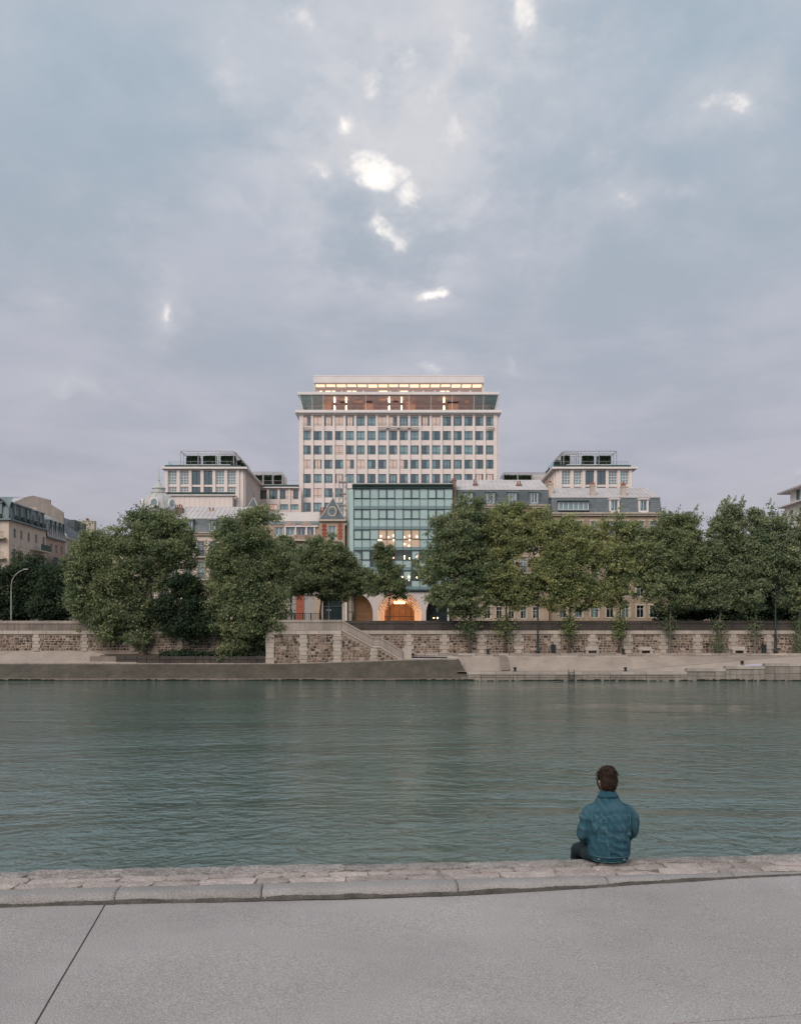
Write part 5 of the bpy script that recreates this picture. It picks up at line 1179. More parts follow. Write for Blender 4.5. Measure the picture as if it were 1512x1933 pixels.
# ------------------------------------------------------------------ trees
def leaf_mesh(name, centers, tints, size, mat, rng, up=.25):
    n = len(centers)
    nrm = rng.normal(size=(n, 3)); nrm[:, 2] += up; nrm /= np.linalg.norm(nrm, axis=1)[:, None]
    a = np.cross(nrm, rng.normal(size=(n, 3))); a /= np.linalg.norm(a, axis=1)[:, None]; b = np.cross(nrm, a)
    s = size * rng.uniform(.6, 1.3, size=(n, 1)); a = a * s; b = b * s * .62; drop = nrm * s * .22
    v = np.stack([centers - a - drop, centers + b + drop * .3, centers + a - drop, centers - b + drop * .3], axis=1).reshape(-1, 3).astype(np.float32)
    me = bpy.data.meshes.new(name); me.vertices.add(4 * n); me.vertices.foreach_set('co', v.ravel())
    me.loops.add(4 * n); me.loops.foreach_set('vertex_index', np.arange(4 * n, dtype=np.int32))
    me.polygons.add(n); me.polygons.foreach_set('loop_start', np.arange(0, 4 * n, 4, dtype=np.int32))
    at = me.attributes.new('tint', 'FLOAT', 'FACE'); at.data.foreach_set('value', np.clip(tints, 0, 1).astype(np.float32))
    me.materials.append(mat); me.update(calc_edges=True); return me
def tree(name, label, group, base, lobes, Y, trunk_r, fork, mat='leaf_plane', bark='bark', leaves=26000, leaf=.2, clr=.75, seed=1, sprigs=0, lean=.25, nlimb=26, depth=.8, clumps=None, cat='tree', hang=0.0):
    """lobes: (px centre, py centre, px radius, py radius); base: (px, py) of the trunk foot; fork: (px, py) where the limbs start"""
    rng = np.random.default_rng(seed); s = Y / F
    bx_, bz_ = px(base[0], Y), pz(base[1], Y)
    o = thing(name, (bx_, Y, bz_), label, cat, group)
    L = np.array([(px(l[0], Y), Y + (l[4] if len(l) > 4 else 0), pz(l[1], Y), l[2] * s * 1.1, max(1.2, min(l[2] * s, 4.5) * depth), l[3] * s * (1.08 if l[0] < 800 else 1.0)) for l in lobes])
    wgt = L[:, 3] * L[:, 4] * L[:, 5]; wgt = wgt ** .8; wgt /= wgt.sum()
    leaves = int(leaves * 2.05); leaf *= .74; per = 46; nc = max(12, leaves // per)
    subl = []                                        # boughs: smaller rounded masses on each lobe
    for j in range(len(L)):
        nb_ = max(7, int(11 + 1.5 * L[j, 3] * L[j, 5]))
        dd = rng.normal(size=(nb_, 3)); dd /= np.linalg.norm(dd, axis=1)[:, None]; dd[:, 1] = -np.abs(dd[:, 1]) * np.sign(rng.random(nb_) - .3)
        for q in range(nb_):
            f_ = rng.uniform(.24, .42); R3 = L[j, 3:] * f_ * np.array([1.15, 1.0, .85]); R3 = np.maximum(R3, .55); subl.append(np.concatenate([L[j, :3] + dd[q] * L[j, 3:] * rng.uniform(.62, .86), R3]))
        subl.append(np.concatenate([L[j, :3], L[j, 3:] * .55]))
    L0 = L; L = np.array(subl); wgt = (L[:, 3] * L[:, 4] * L[:, 5]) ** .72; wgt /= wgt.sum()
    idx = rng.choice(len(L), nc, p=wgt)
    d = rng.normal(size=(nc, 3)); d /= np.linalg.norm(d, axis=1)[:, None]
    r = np.where(rng.random(nc) < .55, rng.uniform(.72, 1.0, nc), rng.uniform(.15, .8, nc)) * (1 + .10 * rng.normal(size=nc))
    C = L[idx, :3] + d * r[:, None] * L[idx, 3:]
    bt = rng.normal(.45, .17, len(L)); ctint = np.clip(bt[idx] + rng.normal(0, .12, nc), 0, 1)
    L = L0; cs = clr * rng.uniform(.45, 1.0, nc)
    pts, ti = [], []
    for i in range(nc):
        k = int(per * rng.uniform(.6, 1.4)); q = rng.normal(size=(k, 3)) * cs[i] * .52; q[:, 2] *= .72
        if hang: q[:, 2] -= hang * np.abs(rng.normal(size=k)) * .3
        pts.append(C[i] + q); ti.append(np.clip(ctint[i] + rng.normal(0, .11, k), 0, 1))
    for i in range(sprigs):                          # wind-bent leader shoots at the top
        j = rng.integers(len(L)); w = rng.uniform(-.95, .95); x = L[j, 0] + w * L[j, 3]; z = L[j, 2] + L[j, 5] * math.sqrt(max(0, 1 - w * w)) * rng.uniform(.75, 1.0)
        h = rng.uniform(.5, 1.35); k = int(26 * h); t = rng.random(k); y = L[j, 1] + rng.uniform(-.7, .7) * L[j, 4]
        q = np.stack([x + lean * t * h + rng.normal(0, .16, k) * (1.1 - t), y + rng.normal(0, .16, k), z + t * h + rng.normal(0, .08, k)], axis=1)
        pts.append(q); ti.append(np.clip(rng.normal(.6, .2, k), 0, 1))
    if clumps:                                       # shoots growing from the trunk
        for (cx_, cy_, rx, ry, kk) in clumps:
            q = rng.normal(size=(kk, 3)) * np.array([rx * s, rx * s * .7, ry * s]) * .5 + np.array([px(cx_, Y), Y - .1, pz(cy_, Y)]); pts.append(q); ti.append(np.clip(rng.normal(.2, .15, kk), 0, 1))
    P = np.concatenate(pts); T = np.concatenate(ti)
    me = leaf_mesh('crown', P - np.array(ORI[o]), T, leaf, MT[mat], rng); sub('crown', me, o)
    fk = Vector((px(fork[0], Y), Y, pz(fork[1], Y))); b0 = Vector((bx_, Y, bz_)); m = MB()
    n = 7; tp = [b0.lerp(fk, i / n) + Vector((math.sin(i * 1.3 + seed) * .07, math.cos(i * 1.1 + seed) * .07, 0)) * (1 if 0 < i < n else 0) for i in range(n + 1)]
    m.tube([tp[0] + Vector((0, 0, -.3))] + tp, [trunk_r * 1.35, trunk_r * 1.2] + [trunk_r * (1.0 - .35 * i / n) for i in range(1, n + 1)], 9)
    m.build('trunk', MT[bark], o, smooth=True)
    m = MB(); top = Vector((L[:, 0].mean(), Y, (L[:, 2] + L[:, 5] * .85).max()))
    spine = [fk, fk.lerp(top, .35) + Vector((.25, 0, 0)), fk.lerp(top, .68) + Vector((-.2, .1, 0)), top]
    m.tube(spine, [trunk_r * .62, trunk_r * .46, trunk_r * .3, .03], 6)
    for i in rng.choice(nc, min(nlimb, nc), replace=False):
        tgt = Vector(C[i]); t = rng.uniform(0, .75); k = t * 3; q = int(k); st = spine[q].lerp(spine[q + 1], k - q)
        if st.z > tgt.z + 1.5: st = fk
        mid = st.lerp(tgt, .5) + Vector((rng.uniform(-.3, .3), rng.uniform(-.3, .3), .35))
        r0 = trunk_r * rng.uniform(.22, .42); m.tube([st, mid, tgt], [r0, r0 * .6, .02], 5)
        for _ in range(3):
            p2 = Vector(C[rng.integers(nc)])
            if (p2 - mid).length < 3.0: m.tube([mid, mid.lerp(p2, .5) + Vector((0, 0, .15)), p2], [r0 * .4, r0 * .25, .012], 4)
    m.build('limbs', MT[bark], o, smooth=True)
    return o
GB = 'trees growing on the far quay below the wall'
# left group
tree('plane_tree', 'broad plane tree with a bare forked trunk in front of the cream cupola house', GB, (270, 1238), [(175, 1095, 48, 92), (215, 1150, 50, 70), (292, 1024, 68, 58), (235, 1070, 52, 70), (335, 1048, 32, 46), (262, 990, 34, 28), (190, 1045, 40, 45), (305, 985, 40, 20), (150, 1130, 28, 40), (255, 1185, 42, 40), (272, 1130, 30, 50), (305, 1095, 24, 30)], 105.5, .42, (284, 1100), leaves=42000, leaf=.19, clr=.8, seed=3, nlimb=40)
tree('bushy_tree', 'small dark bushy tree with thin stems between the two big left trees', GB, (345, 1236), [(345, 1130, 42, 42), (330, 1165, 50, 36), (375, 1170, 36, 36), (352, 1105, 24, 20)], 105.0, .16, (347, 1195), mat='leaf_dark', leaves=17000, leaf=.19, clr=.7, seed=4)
tree('plane_tree', 'tall dense plane tree whose branches hang down to the bank left of the bastion', GB, (458, 1246), [(470, 1010, 62, 48), (452, 1075, 62, 70), (500, 1090, 56, 72), (470, 1160, 66, 58), (425, 1045, 32, 50), (445, 1215, 34, 36), (505, 1175, 36, 40), (520, 1050, 36, 44), (488, 975, 34, 18), (430, 1150, 34, 50)], 104.6, .42, (462, 1150), leaves=50000, leaf=.19, clr=.8, seed=5, nlimb=30, hang=.35)
GS = 'small street trees behind the parapet'
tree('street_tree', 'round-headed street tree above the carriage doors of the pavilion house', GS, (606, 1192), [(590, 1060, 36, 42), (622, 1055, 38, 40), (606, 1095, 52, 40), (578, 1085, 28, 36), (615, 1030, 26, 24)], 116.0, .16, (606, 1128), leaves=17000, leaf=.19, clr=.7, seed=6)
tree('street_tree', 'dark street tree against the lower left of the glass front', GS, (668, 1192), [(668, 1082, 26, 38), (690, 1100, 24, 30), (655, 1100, 22, 34)], 117.0, .14, (668, 1135), leaves=8500, leaf=.19, clr=.6, seed=7)
tree('street_tree', 'slim pointed street tree in front of the glowing entrance arch', GS, (735, 1192), [(728, 1060, 20, 30), (738, 1095, 24, 32), (715, 1100, 22, 30), (722, 1040, 12, 16), (752, 1112, 16, 16), (700, 1108, 18, 22)], 115.0, .12, (735, 1135), leaves=9000, leaf=.18, clr=.55, seed=8, nlimb=14)
tree('street_tree', 'street tree filling the gap behind the tall dense plane tree', GS, (550, 1192), [(548, 1065, 26, 44), (560, 1100, 22, 34), (540, 1030, 16, 24)], 119.0, .14, (550, 1140), leaves=8500, leaf=.19, clr=.6, seed=9)
# right row
row = [(885, 'poplar-like tree leading the right-hand row beside the glass front', [(880, 1010, 58, 62), (850, 1080, 56, 58), (905, 1085, 50, 62), (875, 1132, 60, 36), (890, 960, 34, 24), (835, 1045, 34, 46)], 'leaf_plane', 30000, .22),
       (953, 'second tree of the right-hand row with a bushy skirt on its trunk', [(955, 1010, 50, 62), (945, 1085, 52, 60), (968, 1112, 46, 48), (960, 962, 34, 18)], 'leaf_olive', 23000, .15),
       (1074, 'yellow-green tree just right of the tall dark lamp post', [(1050, 1015, 52, 50), (1072, 1075, 58, 62), (1090, 1030, 42, 52), (1035, 1085, 40, 54), (1015, 995, 36, 34), (1095, 1122, 44, 32), (1050, 1125, 40, 26)], 'leaf_olive', 27000, .17),
       (1168, 'thin airy tree letting the yellow brick facade show through', [(1150, 1030, 46, 58), (1180, 1080, 48, 54), (1145, 1112, 42, 40), (1185, 1010, 34, 38)], 'leaf_olive', 12000, .13),
       (1263, 'dense dark-topped tree against the sky right of the brick house', [(1262, 1035, 52, 58), (1285, 1000, 46, 34), (1258, 1112, 52, 44), (1300, 1070, 40, 54), (1275, 985, 34, 22), (1225, 1060, 30, 48)], 'leaf_plane', 29000, .16),
       (1356, 'tree with wind-bent feathery shoots left of the widest gap of sky', [(1356, 1050, 44, 62), (1370, 1000, 34, 40), (1345, 1112, 46, 42), (1375, 970, 20, 20)], 'leaf_poplar', 17000, .15),
       (1423, 'tall feathery tree with leaning top shoots near the right lamp post', [(1425, 1045, 46, 66), (1440, 990, 36, 34), (1410, 1112, 44, 42), (1452, 1060, 36, 50)], 'leaf_poplar', 20000, .16),
       (1506, 'last tree of the row, cut by the right edge of the view', [(1500, 1045, 46, 66), (1520, 1000, 46, 40), (1505, 1115, 50, 42), (1545, 1060, 50, 60)], 'leaf_poplar', 22000, .17)]
for i, (tx_, lab, lobes, lm, nl, tr_) in enumerate(row):
    sprg = {4: 16, 5: 34, 6: 38, 7: 26}.get(i, 10)
    tree('quay_tree', lab, GB, (tx_, 1236), lobes, 105.2 + (.3 if i % 2 else 0), tr_, (tx_ + 3, 1140), mat=lm, bark='bark_pale' if i > 3 else 'bark', leaves=nl, leaf=.18, clr=.68, seed=20 + i, sprigs=sprg, lean=.5, nlimb=26,
         clumps=[(tx_, 1182, 22 if i in (0, 1) else 15, 26, 700 if i in (0, 1, 2, 3) else 260)] + ([(tx_ - 2, 1218, 16, 18, 220)] if i in (5, 7) else []))
# dark trees behind the street
GD = 'dark trees standing behind the street'
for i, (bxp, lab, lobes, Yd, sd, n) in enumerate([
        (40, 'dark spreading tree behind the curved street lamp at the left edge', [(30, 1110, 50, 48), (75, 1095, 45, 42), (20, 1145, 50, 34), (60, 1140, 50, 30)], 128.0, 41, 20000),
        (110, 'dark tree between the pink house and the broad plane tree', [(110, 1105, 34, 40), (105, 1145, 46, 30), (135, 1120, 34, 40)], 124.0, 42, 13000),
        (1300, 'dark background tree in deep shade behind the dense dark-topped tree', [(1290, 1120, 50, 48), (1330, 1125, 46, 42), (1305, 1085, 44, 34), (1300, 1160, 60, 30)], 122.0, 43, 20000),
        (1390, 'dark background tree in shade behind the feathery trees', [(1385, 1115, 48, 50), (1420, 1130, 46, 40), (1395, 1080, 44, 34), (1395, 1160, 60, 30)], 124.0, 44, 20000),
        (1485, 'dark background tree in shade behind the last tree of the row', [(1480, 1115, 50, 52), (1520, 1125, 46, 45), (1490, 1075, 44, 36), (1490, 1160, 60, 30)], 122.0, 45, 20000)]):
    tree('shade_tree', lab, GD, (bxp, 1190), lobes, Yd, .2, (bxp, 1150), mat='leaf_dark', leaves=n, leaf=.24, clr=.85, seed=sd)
# hedges on the roofs
for i, (nm, (x0_, x1_, y0_, y1_, z0_, z1_), lab, n) in enumerate(leaf_jobs):
    rng = np.random.default_rng(300 + i); o = thing(nm, ((x0_ + x1_) / 2, (y0_ + y1_) / 2, z0_), lab, 'hedge', 'hedges on the hotel roofs')
    P = np.stack([rng.uniform(x0_, x1_, n), rng.uniform(y0_, y1_, n), rng.uniform(z0_, z1_, n)], axis=1); sub('foliage', leaf_mesh('foliage', P - np.array(ORI[o]), rng.uniform(0, 1, n), .2, MT['leaf_hedge'], rng), o)
    m = MB(); m.box(x0_ + .15, x1_ - .15, y0_ + .2, y1_ - .1, z0_ - .6, z1_ - .35); m.build('hedge_core', MT['leaf_hedge'], o)
# ivy on the corner house, undergrowth in the bed
rng = np.random.default_rng(77)
iv = []
for k in range(60):
    u = rng.uniform(1.2, 7.5); zz = rng.uniform(9, 21) ; n = 60
    if zz > 13 + 7 * abs(math.sin(u * 1.1)): continue
    q = np.array(fs_.pt(u, zz, .15)) + rng.normal(size=(n, 3)) * np.array([.12, .45, .9]); iv.append(q)
P = np.concatenate(iv); P[:, 0] = np.maximum(P[:, 0], XS_ + .05)
o = thing('climbing_ivy', fs_.pt(4, 9, .1), 'ivy climbing the flank of the cream corner house', 'ivy'); o['kind'] = 'stuff'
sub('foliage', leaf_mesh('foliage', P - np.array(ORI[o]), rng.uniform(0, .8, len(P)), .2, MT['leaf_plane'], rng), o)
P = np.stack([rng.uniform(px(300, 104), px(498, 104), 5000), rng.uniform(103.9, 106, 5000), 2.6 + np.abs(rng.normal(0, .25, 5000))], axis=1)
P[:, 2] += .35 * np.maximum(0, np.sin(P[:, 0] * 1.7)) * rng.random(5000)
o = thing('undergrowth', (px(400, 104), 105, 2.6), 'low undergrowth in the planting bed under the left trees', 'plants'); o['kind'] = 'stuff'
sub('foliage', leaf_mesh('foliage', P - np.array(ORI[o]), rng.uniform(0, .9, 5000), .16, MT['leaf_dark'], rng), o)

# ------------------------------------------------------------------ street furniture
M('lamp_green', (.018, .032, .036), .5, .2, 2)
M('pale_metal', (.38, .36, .33), .5, .1, 2)
def at(x, y, Y): return (px(x, Y), Y, pz(y, Y))
Yl = 112.0; b = at(22, 1190, Yl)
o = thing('street_lamp', b, 'slender curved-arm street lamp at the far left above the parapet', 'street lamp')
m = MB(); P_ = [at(22, y, Yl) for y in (1190, 1160, 1120, 1105)] + [at(24, 1095, Yl), at(29, 1086, Yl), at(37, 1079, Yl), at(47, 1075, Yl)]
m.tube(P_, [.09, .08, .07, .06, .055, .05, .05, .045], 7); m.build('pole', MT['pale_metal'], o, smooth=True)
m = MB(); m.box(px(46, Yl), px(54, Yl), Yl - .15, Yl + .15, pz(1075.5, Yl), pz(1073.5, Yl)); m.build('lamp_head', MT['pale_metal'], o)
for (x, yt, lab) in ((1015, 1100, 'tall dark green lamp post between the second and third trees of the row'), (1463, 1110, 'tall dark green lamp post near the right edge before the last tree')):
    Yp = 104.95; b = at(x, 1236, Yp); o = thing('lamp_post', b, lab, 'street lamp', 'lamp posts on the far quay')
    m = MB(); h = pz(yt, Yp) - b[2]; m.lathe(b, [(.24, 0), (.24, .5), (.16, .6), (.13, 2.2), (.15, 2.3), (.11, 2.4), (.08, h - .1), (.04, h)], 10); m.build('pole', MT['lamp_green'], o, smooth=True)
    t = Vector((b[0], Yp, b[2] + h)); m = MB(); m.tube([t, t + Vector((.4, 0, .25)), t + Vector((.9, 0, .2)), t + Vector((1.2, 0, -.2))], .045, 6); m.build('arm', MT['lamp_green'], o, smooth=True)
    m = MB(); m.lathe(t + Vector((1.2, 0, -.65)), [(.06, 0), (.2, .12), (.22, .3), (.06, .45)], 10); m.build('lamp_head', MT['lamp_green'], o, smooth=True)
Yn = 116.0; b = at(621, 1191, Yn); o = thing('lantern_post', b, 'old-style lantern post in front of the dark carriage doors', 'street lamp')
m = MB(); h = pz(1125, Yn) - b[2]; m.lathe(b, [(.16, 0), (.16, .4), (.07, .55), (.05, h), (.1, h + .05)], 8); m.build('pole', MT['pale_metal'], o)
m = MB(); m.lathe((b[0], Yn, b[2] + h), [(.12, .05), (.26, .65), (.30, .68), (.16, .95), (.05, 1.05), (.03, 1.25)], 6); m.build('lantern', MT['terracotta'], o)
for s in (-1, 1): m = MB(); m.lathe((b[0] + s * .2, Yn - .05, pz(1152, Yn)), [(.02, -.12), (.11, -.05), (.12, .03), (.02, .12)], 8); m.build('globe', MT['white_paint'], o)
f_ = Fr(0, 112.0); o = thing('street_railing', (px(570, 112), 112, 5.7), 'dark iron street railing behind the bastion parapet', 'railing')
railing(o, f_, px(541, 112), px(604, 112), 6.9, pz(1157.5, 112), 0, .22, 'iron', .045, name='railing_panel')
for k in range(5): MB().fbox(f_, px(541 + 15.6 * k, 112) - .05, px(541 + 15.6 * k, 112) + .05, 5.7, pz(1156.5, 112), -.05, .05).build('post', MT['iron'], o)
def bench(x0, x1, lab):
    Yb = 105.55; o = thing('stone_bench', at((x0 + x1) / 2, 1236, Yb), lab, 'bench', 'stone benches against the quay wall'); a, b_ = px(x0, Yb), px(x1, Yb); z = 2.95; f = Fr(0, Yb)
    MB().fbox(f, a, b_, z + .32, z + .46, -.35, .3).build('seat', MT['coping_pale'], o)
    for q in (.04, .78): MB().fbox(f, a + (b_ - a) * q, a + (b_ - a) * (q + .18), z, z + .318, -.3, .25).build('support', MT['coping_pale'], o)
    MB().fbox(f, a + .05, b_ - .05, z + .462, z + .78, -.34, -.2).build('backrest', MT['coping_pale'], o)
bench(1104, 1131, 'pale stone bench right of the litter bin by the third tree'); bench(1204, 1232, 'pale stone bench midway between the fourth and fifth trees'); bench(1380, 1408, 'pale stone bench just left of the tall feathery tree trunk')
def bin_(x, lab):
    Yb = 105.3; b = at(x, 1236, Yb); b = (b[0], Yb, 2.95); o = thing('litter_bin', b, lab, 'bin', 'litter bins on the far quay')
    m = MB(); m.lathe(b, [(.26, .05), (.3, .95), (.32, 1.0), (.28, 1.02)], 10); m.build('body', MT['lamp_green'], o)
    m = MB(); m.fbox(Fr(0, Yb), b[0] - .05, b[0] + .05, 2.95, 4.25, -.45, -.36); m.build('post', MT['lamp_green'], o)
bin_(1044, 'dark green litter bin beside the third tree of the row'); bin_(1441, 'dark green litter bin left of the right lamp post')
def bollard(x, y, Yb, zb_, lab):
    b = (px(x, Yb), Yb, zb_); o = thing('mooring_bollard', b, lab, 'bollard', 'iron mooring bollards on the far quay')
    m = MB(); m.lathe(b, [(.18, 0), (.15, .06), (.13, .28), (.2, .36), (.2, .44), (.1, .48)], 10); m.build('post', MT['iron'], o, smooth=True)
    m = MB(); m.box(b[0] - .22, b[0] + .22, Yb - .22, Yb + .22, zb_ - .04, zb_ + .03); m.build('base_plate', MT['iron'], o)
bollard(921, 1241, 104.8, 2.95, 'squat iron bollard on the promenade edge above the landing stage end'); bollard(972, 1268, 100.95, 1.0, 'squat iron bollard low on the landing stage beside the stair flight')
bollard(1176, 1235, 104.8, 2.95, 'squat iron bollard on the promenade edge below the airy tree'); bollard(1180, 1266, 100.95, 1.0, 'squat iron bollard at the foot of the ramp'); bollard(1400, 1258, 100.95, 1.72, 'squat iron bollard on the raised steps of the landing stage at right')
Yd = 99.86; o = thing('quay_ladder', at(1078, 1284, Yd), 'small iron ladder set in the landing stage face', 'ladder')
for s in (-.3, .3): MB().box(px(1078, Yd) + s - .03, px(1078, Yd) + s + .03, Yd - .05, Yd, -.2, 1.25).build('rail', MT['iron'], o)
for k in range(5): MB().box(px(1078, Yd) - .3, px(1078, Yd) + .3, Yd - .04, Yd - .01, .0 + .22 * k, .04 + .22 * k).build('rung', MT['iron'], o)
# ------------------------------------------------------------------ the seated person
PX, PY = px(1150, 7.93), 7.93
M('skin', (.42, .25, .18), .55, .06, 20, spec=.35)
M('jeans', (.016, .028, .034), .9, .2, 12, .3, 300)
M('shoe', (.03, .03, .03), .6, .2, 10)
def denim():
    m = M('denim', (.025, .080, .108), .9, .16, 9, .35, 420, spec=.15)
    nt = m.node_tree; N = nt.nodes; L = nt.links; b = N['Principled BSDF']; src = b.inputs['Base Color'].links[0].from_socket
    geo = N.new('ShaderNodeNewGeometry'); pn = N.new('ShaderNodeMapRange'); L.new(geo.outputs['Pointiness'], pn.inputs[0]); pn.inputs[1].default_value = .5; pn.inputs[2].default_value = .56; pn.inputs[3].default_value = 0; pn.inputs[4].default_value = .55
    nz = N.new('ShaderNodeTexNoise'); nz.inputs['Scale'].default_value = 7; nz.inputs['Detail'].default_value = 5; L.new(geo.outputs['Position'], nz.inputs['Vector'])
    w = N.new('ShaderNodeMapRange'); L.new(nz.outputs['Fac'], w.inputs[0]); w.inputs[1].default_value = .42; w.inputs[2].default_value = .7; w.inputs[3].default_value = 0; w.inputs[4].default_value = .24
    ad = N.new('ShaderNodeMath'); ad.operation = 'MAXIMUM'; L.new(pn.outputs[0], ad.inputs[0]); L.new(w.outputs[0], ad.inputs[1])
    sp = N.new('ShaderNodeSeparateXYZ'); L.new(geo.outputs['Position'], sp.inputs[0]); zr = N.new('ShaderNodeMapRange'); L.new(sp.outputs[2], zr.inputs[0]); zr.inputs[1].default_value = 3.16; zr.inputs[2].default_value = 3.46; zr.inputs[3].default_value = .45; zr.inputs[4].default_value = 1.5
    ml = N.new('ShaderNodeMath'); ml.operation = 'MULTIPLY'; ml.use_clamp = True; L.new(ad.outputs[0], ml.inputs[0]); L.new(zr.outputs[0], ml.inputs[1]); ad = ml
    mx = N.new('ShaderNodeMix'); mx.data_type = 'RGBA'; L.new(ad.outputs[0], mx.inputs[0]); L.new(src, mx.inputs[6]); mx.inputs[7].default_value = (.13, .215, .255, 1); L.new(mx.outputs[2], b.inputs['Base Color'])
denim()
M('denim_seam', (.075, .165, .20), .9, .2, 40)
M('button', (.45, .38, .28), .4, 0, metal=.7)
def hairmat():
    m = M('hair', (.027, .0165, .012), .6, .3, 60, spec=.15, tint=.6); return m
hairmat()
PZ = QZ - .002
person = thing('person', (PX, PY, PZ), 'person in a blue denim jacket seated on the quay edge, facing the river', 'person'); person.scale = (.89, .92, .93)
def loc(v): return (PX + v[0], PY + v[1], PZ + v[2])
def remesh(parts, vox, smooth, name):
    me = bpy.data.meshes.new(name); vs, fs = [], []
    for p in parts:
        o_ = len(vs); vs += p.v; fs += [[o_ + i for i in f] for f in p.f]
    me.from_pydata(vs, [], fs); me.update()
    o = bpy.data.objects.new(name, me); COL.objects.link(o)
    r = o.modifiers.new('r', 'REMESH'); r.mode = 'VOXEL'; r.voxel_size = vox
    s = o.modifiers.new('s', 'SMOOTH'); s.factor = .5; s.iterations = smooth
    dg = bpy.context.evaluated_depsgraph_get(); ev = o.evaluated_get(dg); out = bpy.data.meshes.new_from_object(ev)
    bpy.data.objects.remove(o); bpy.data.meshes.remove(me); out.name = name; return out
def ring_loft(rings, n=28):                     # rings: (cx, cy, z, half width, half depth[, squareness])
    m = MB(); vs = []; fs = []
    for (cx_, cy_, z, a, b) in rings:
        for k in range(n):
            w = 2 * math.pi * k / n; c, s = math.cos(w), math.sin(w); e = .82
            vs.append((cx_ + a * math.copysign(abs(c) ** e, c), cy_ + b * math.copysign(abs(s) ** e, s), z))
    for i in range(len(rings) - 1):
        for k in range(n): fs.append((i*n+k, i*n+(k+1) % n, (i+1)*n+(k+1) % n, (i+1)*n+k))
    fs += [tuple(range(n-1, -1, -1)), tuple(range((len(rings)-1)*n, len(rings)*n))]
    m.add(vs, fs); return m
# --- body: one continuous skinned surface (pelvis, spine, neck, head, arms, legs, hands)
def skin_body():
    J = {'pelvis': ((.0, .06, .12), .115), 'waist': ((.005, .05, .28), .11), 'chest': ((.01, .075, .44), .125), 'neckb': ((.012, .11, .60), .062), 'neck': ((.006, .135, .67), .056), 'skull': ((0., .15, .765), .082), 'crown': ((.004, .15, .815), .07)}
    E = [('pelvis', 'waist'), ('waist', 'chest'), ('chest', 'neckb'), ('neckb', 'neck'), ('neck', 'skull'), ('skull', 'crown')]
    for s, n in ((-1, 'l'), (1, 'r')):
        J.update({n+'sh': ((s*.16, .09, .53), .045), n+'el': ((s*.245, .09, .28), .034), n+'wr': ((s*.12, .33, .20), .028), n+'hip': ((s*.09, .10, .08), .07),
                  n+'kn': ((-.225 if s < 0 else .16, .47, .01), .05), n+'an': ((-.214 if s < 0 else .152, .52, -.40), .035), n+'toe': ((-.214 if s < 0 else .152, .66, -.46), .03), n+'palm': ((s*.09, .40, .185), .030)})
        E += [('chest', n+'sh'), (n+'sh', n+'el'), (n+'el', n+'wr'), (n+'wr', n+'palm'), ('pelvis', n+'hip'), (n+'hip', n+'kn'), (n+'kn', n+'an'), (n+'an', n+'toe')]
        for q in range(4):                       # fingers curl over the thigh
            bx0 = s * (.125 - .022 * q); ln = (.07, .08, .076, .06)[q]
            J.update({n+'f%da' % q: ((bx0, .43, .185), .010), n+'f%db' % q: ((bx0 - s*.005, .43 + ln * .55, .178), .009), n+'f%dc' % q: ((bx0 - s*.008, .43 + ln * .95, .155), .008)})
            E += [(n+'palm', n+'f%da' % q), (n+'f%da' % q, n+'f%db' % q), (n+'f%db' % q, n+'f%dc' % q)]
        J.update({n+'t1': ((s*.055, .385, .19), .011), n+'t2': ((s*.03, .42, .18), .009)}); E += [(n+'palm', n+'t1'), (n+'t1', n+'t2')]
    names = list(J); me = bpy.data.meshes.new('body'); me.from_pydata([J[k][0] for k in names], [(names.index(a), names.index(b)) for a, b in E], [])
    o = bpy.data.objects.new('body_tmp', me); COL.objects.link(o); o.modifiers.new('skin', 'SKIN')
    if not me.skin_vertices: me.attributes
    for i, k in enumerate(names):
        sv = me.skin_vertices[0].data[i]; r = J[k][1]; sv.radius = (r, r * (1.15 if k in ('skull', 'crown') else 1)); sv.use_root = (k == 'pelvis')
    ss = o.modifiers.new('sub', 'SUBSURF'); ss.levels = 2; ss.render_levels = 2
    dg = bpy.context.evaluated_depsgraph_get(); out = bpy.data.meshes.new_from_object(o.evaluated_get(dg)); bpy.data.objects.remove(o); out.name = 'body'
    out.materials.clear(); out.materials.append(MT['skin']); out.polygons.foreach_set('use_smooth', [True] * len(out.polygons)); return out
try: sub('body', skin_body(), person)
except Exception as ex: print('body', ex)
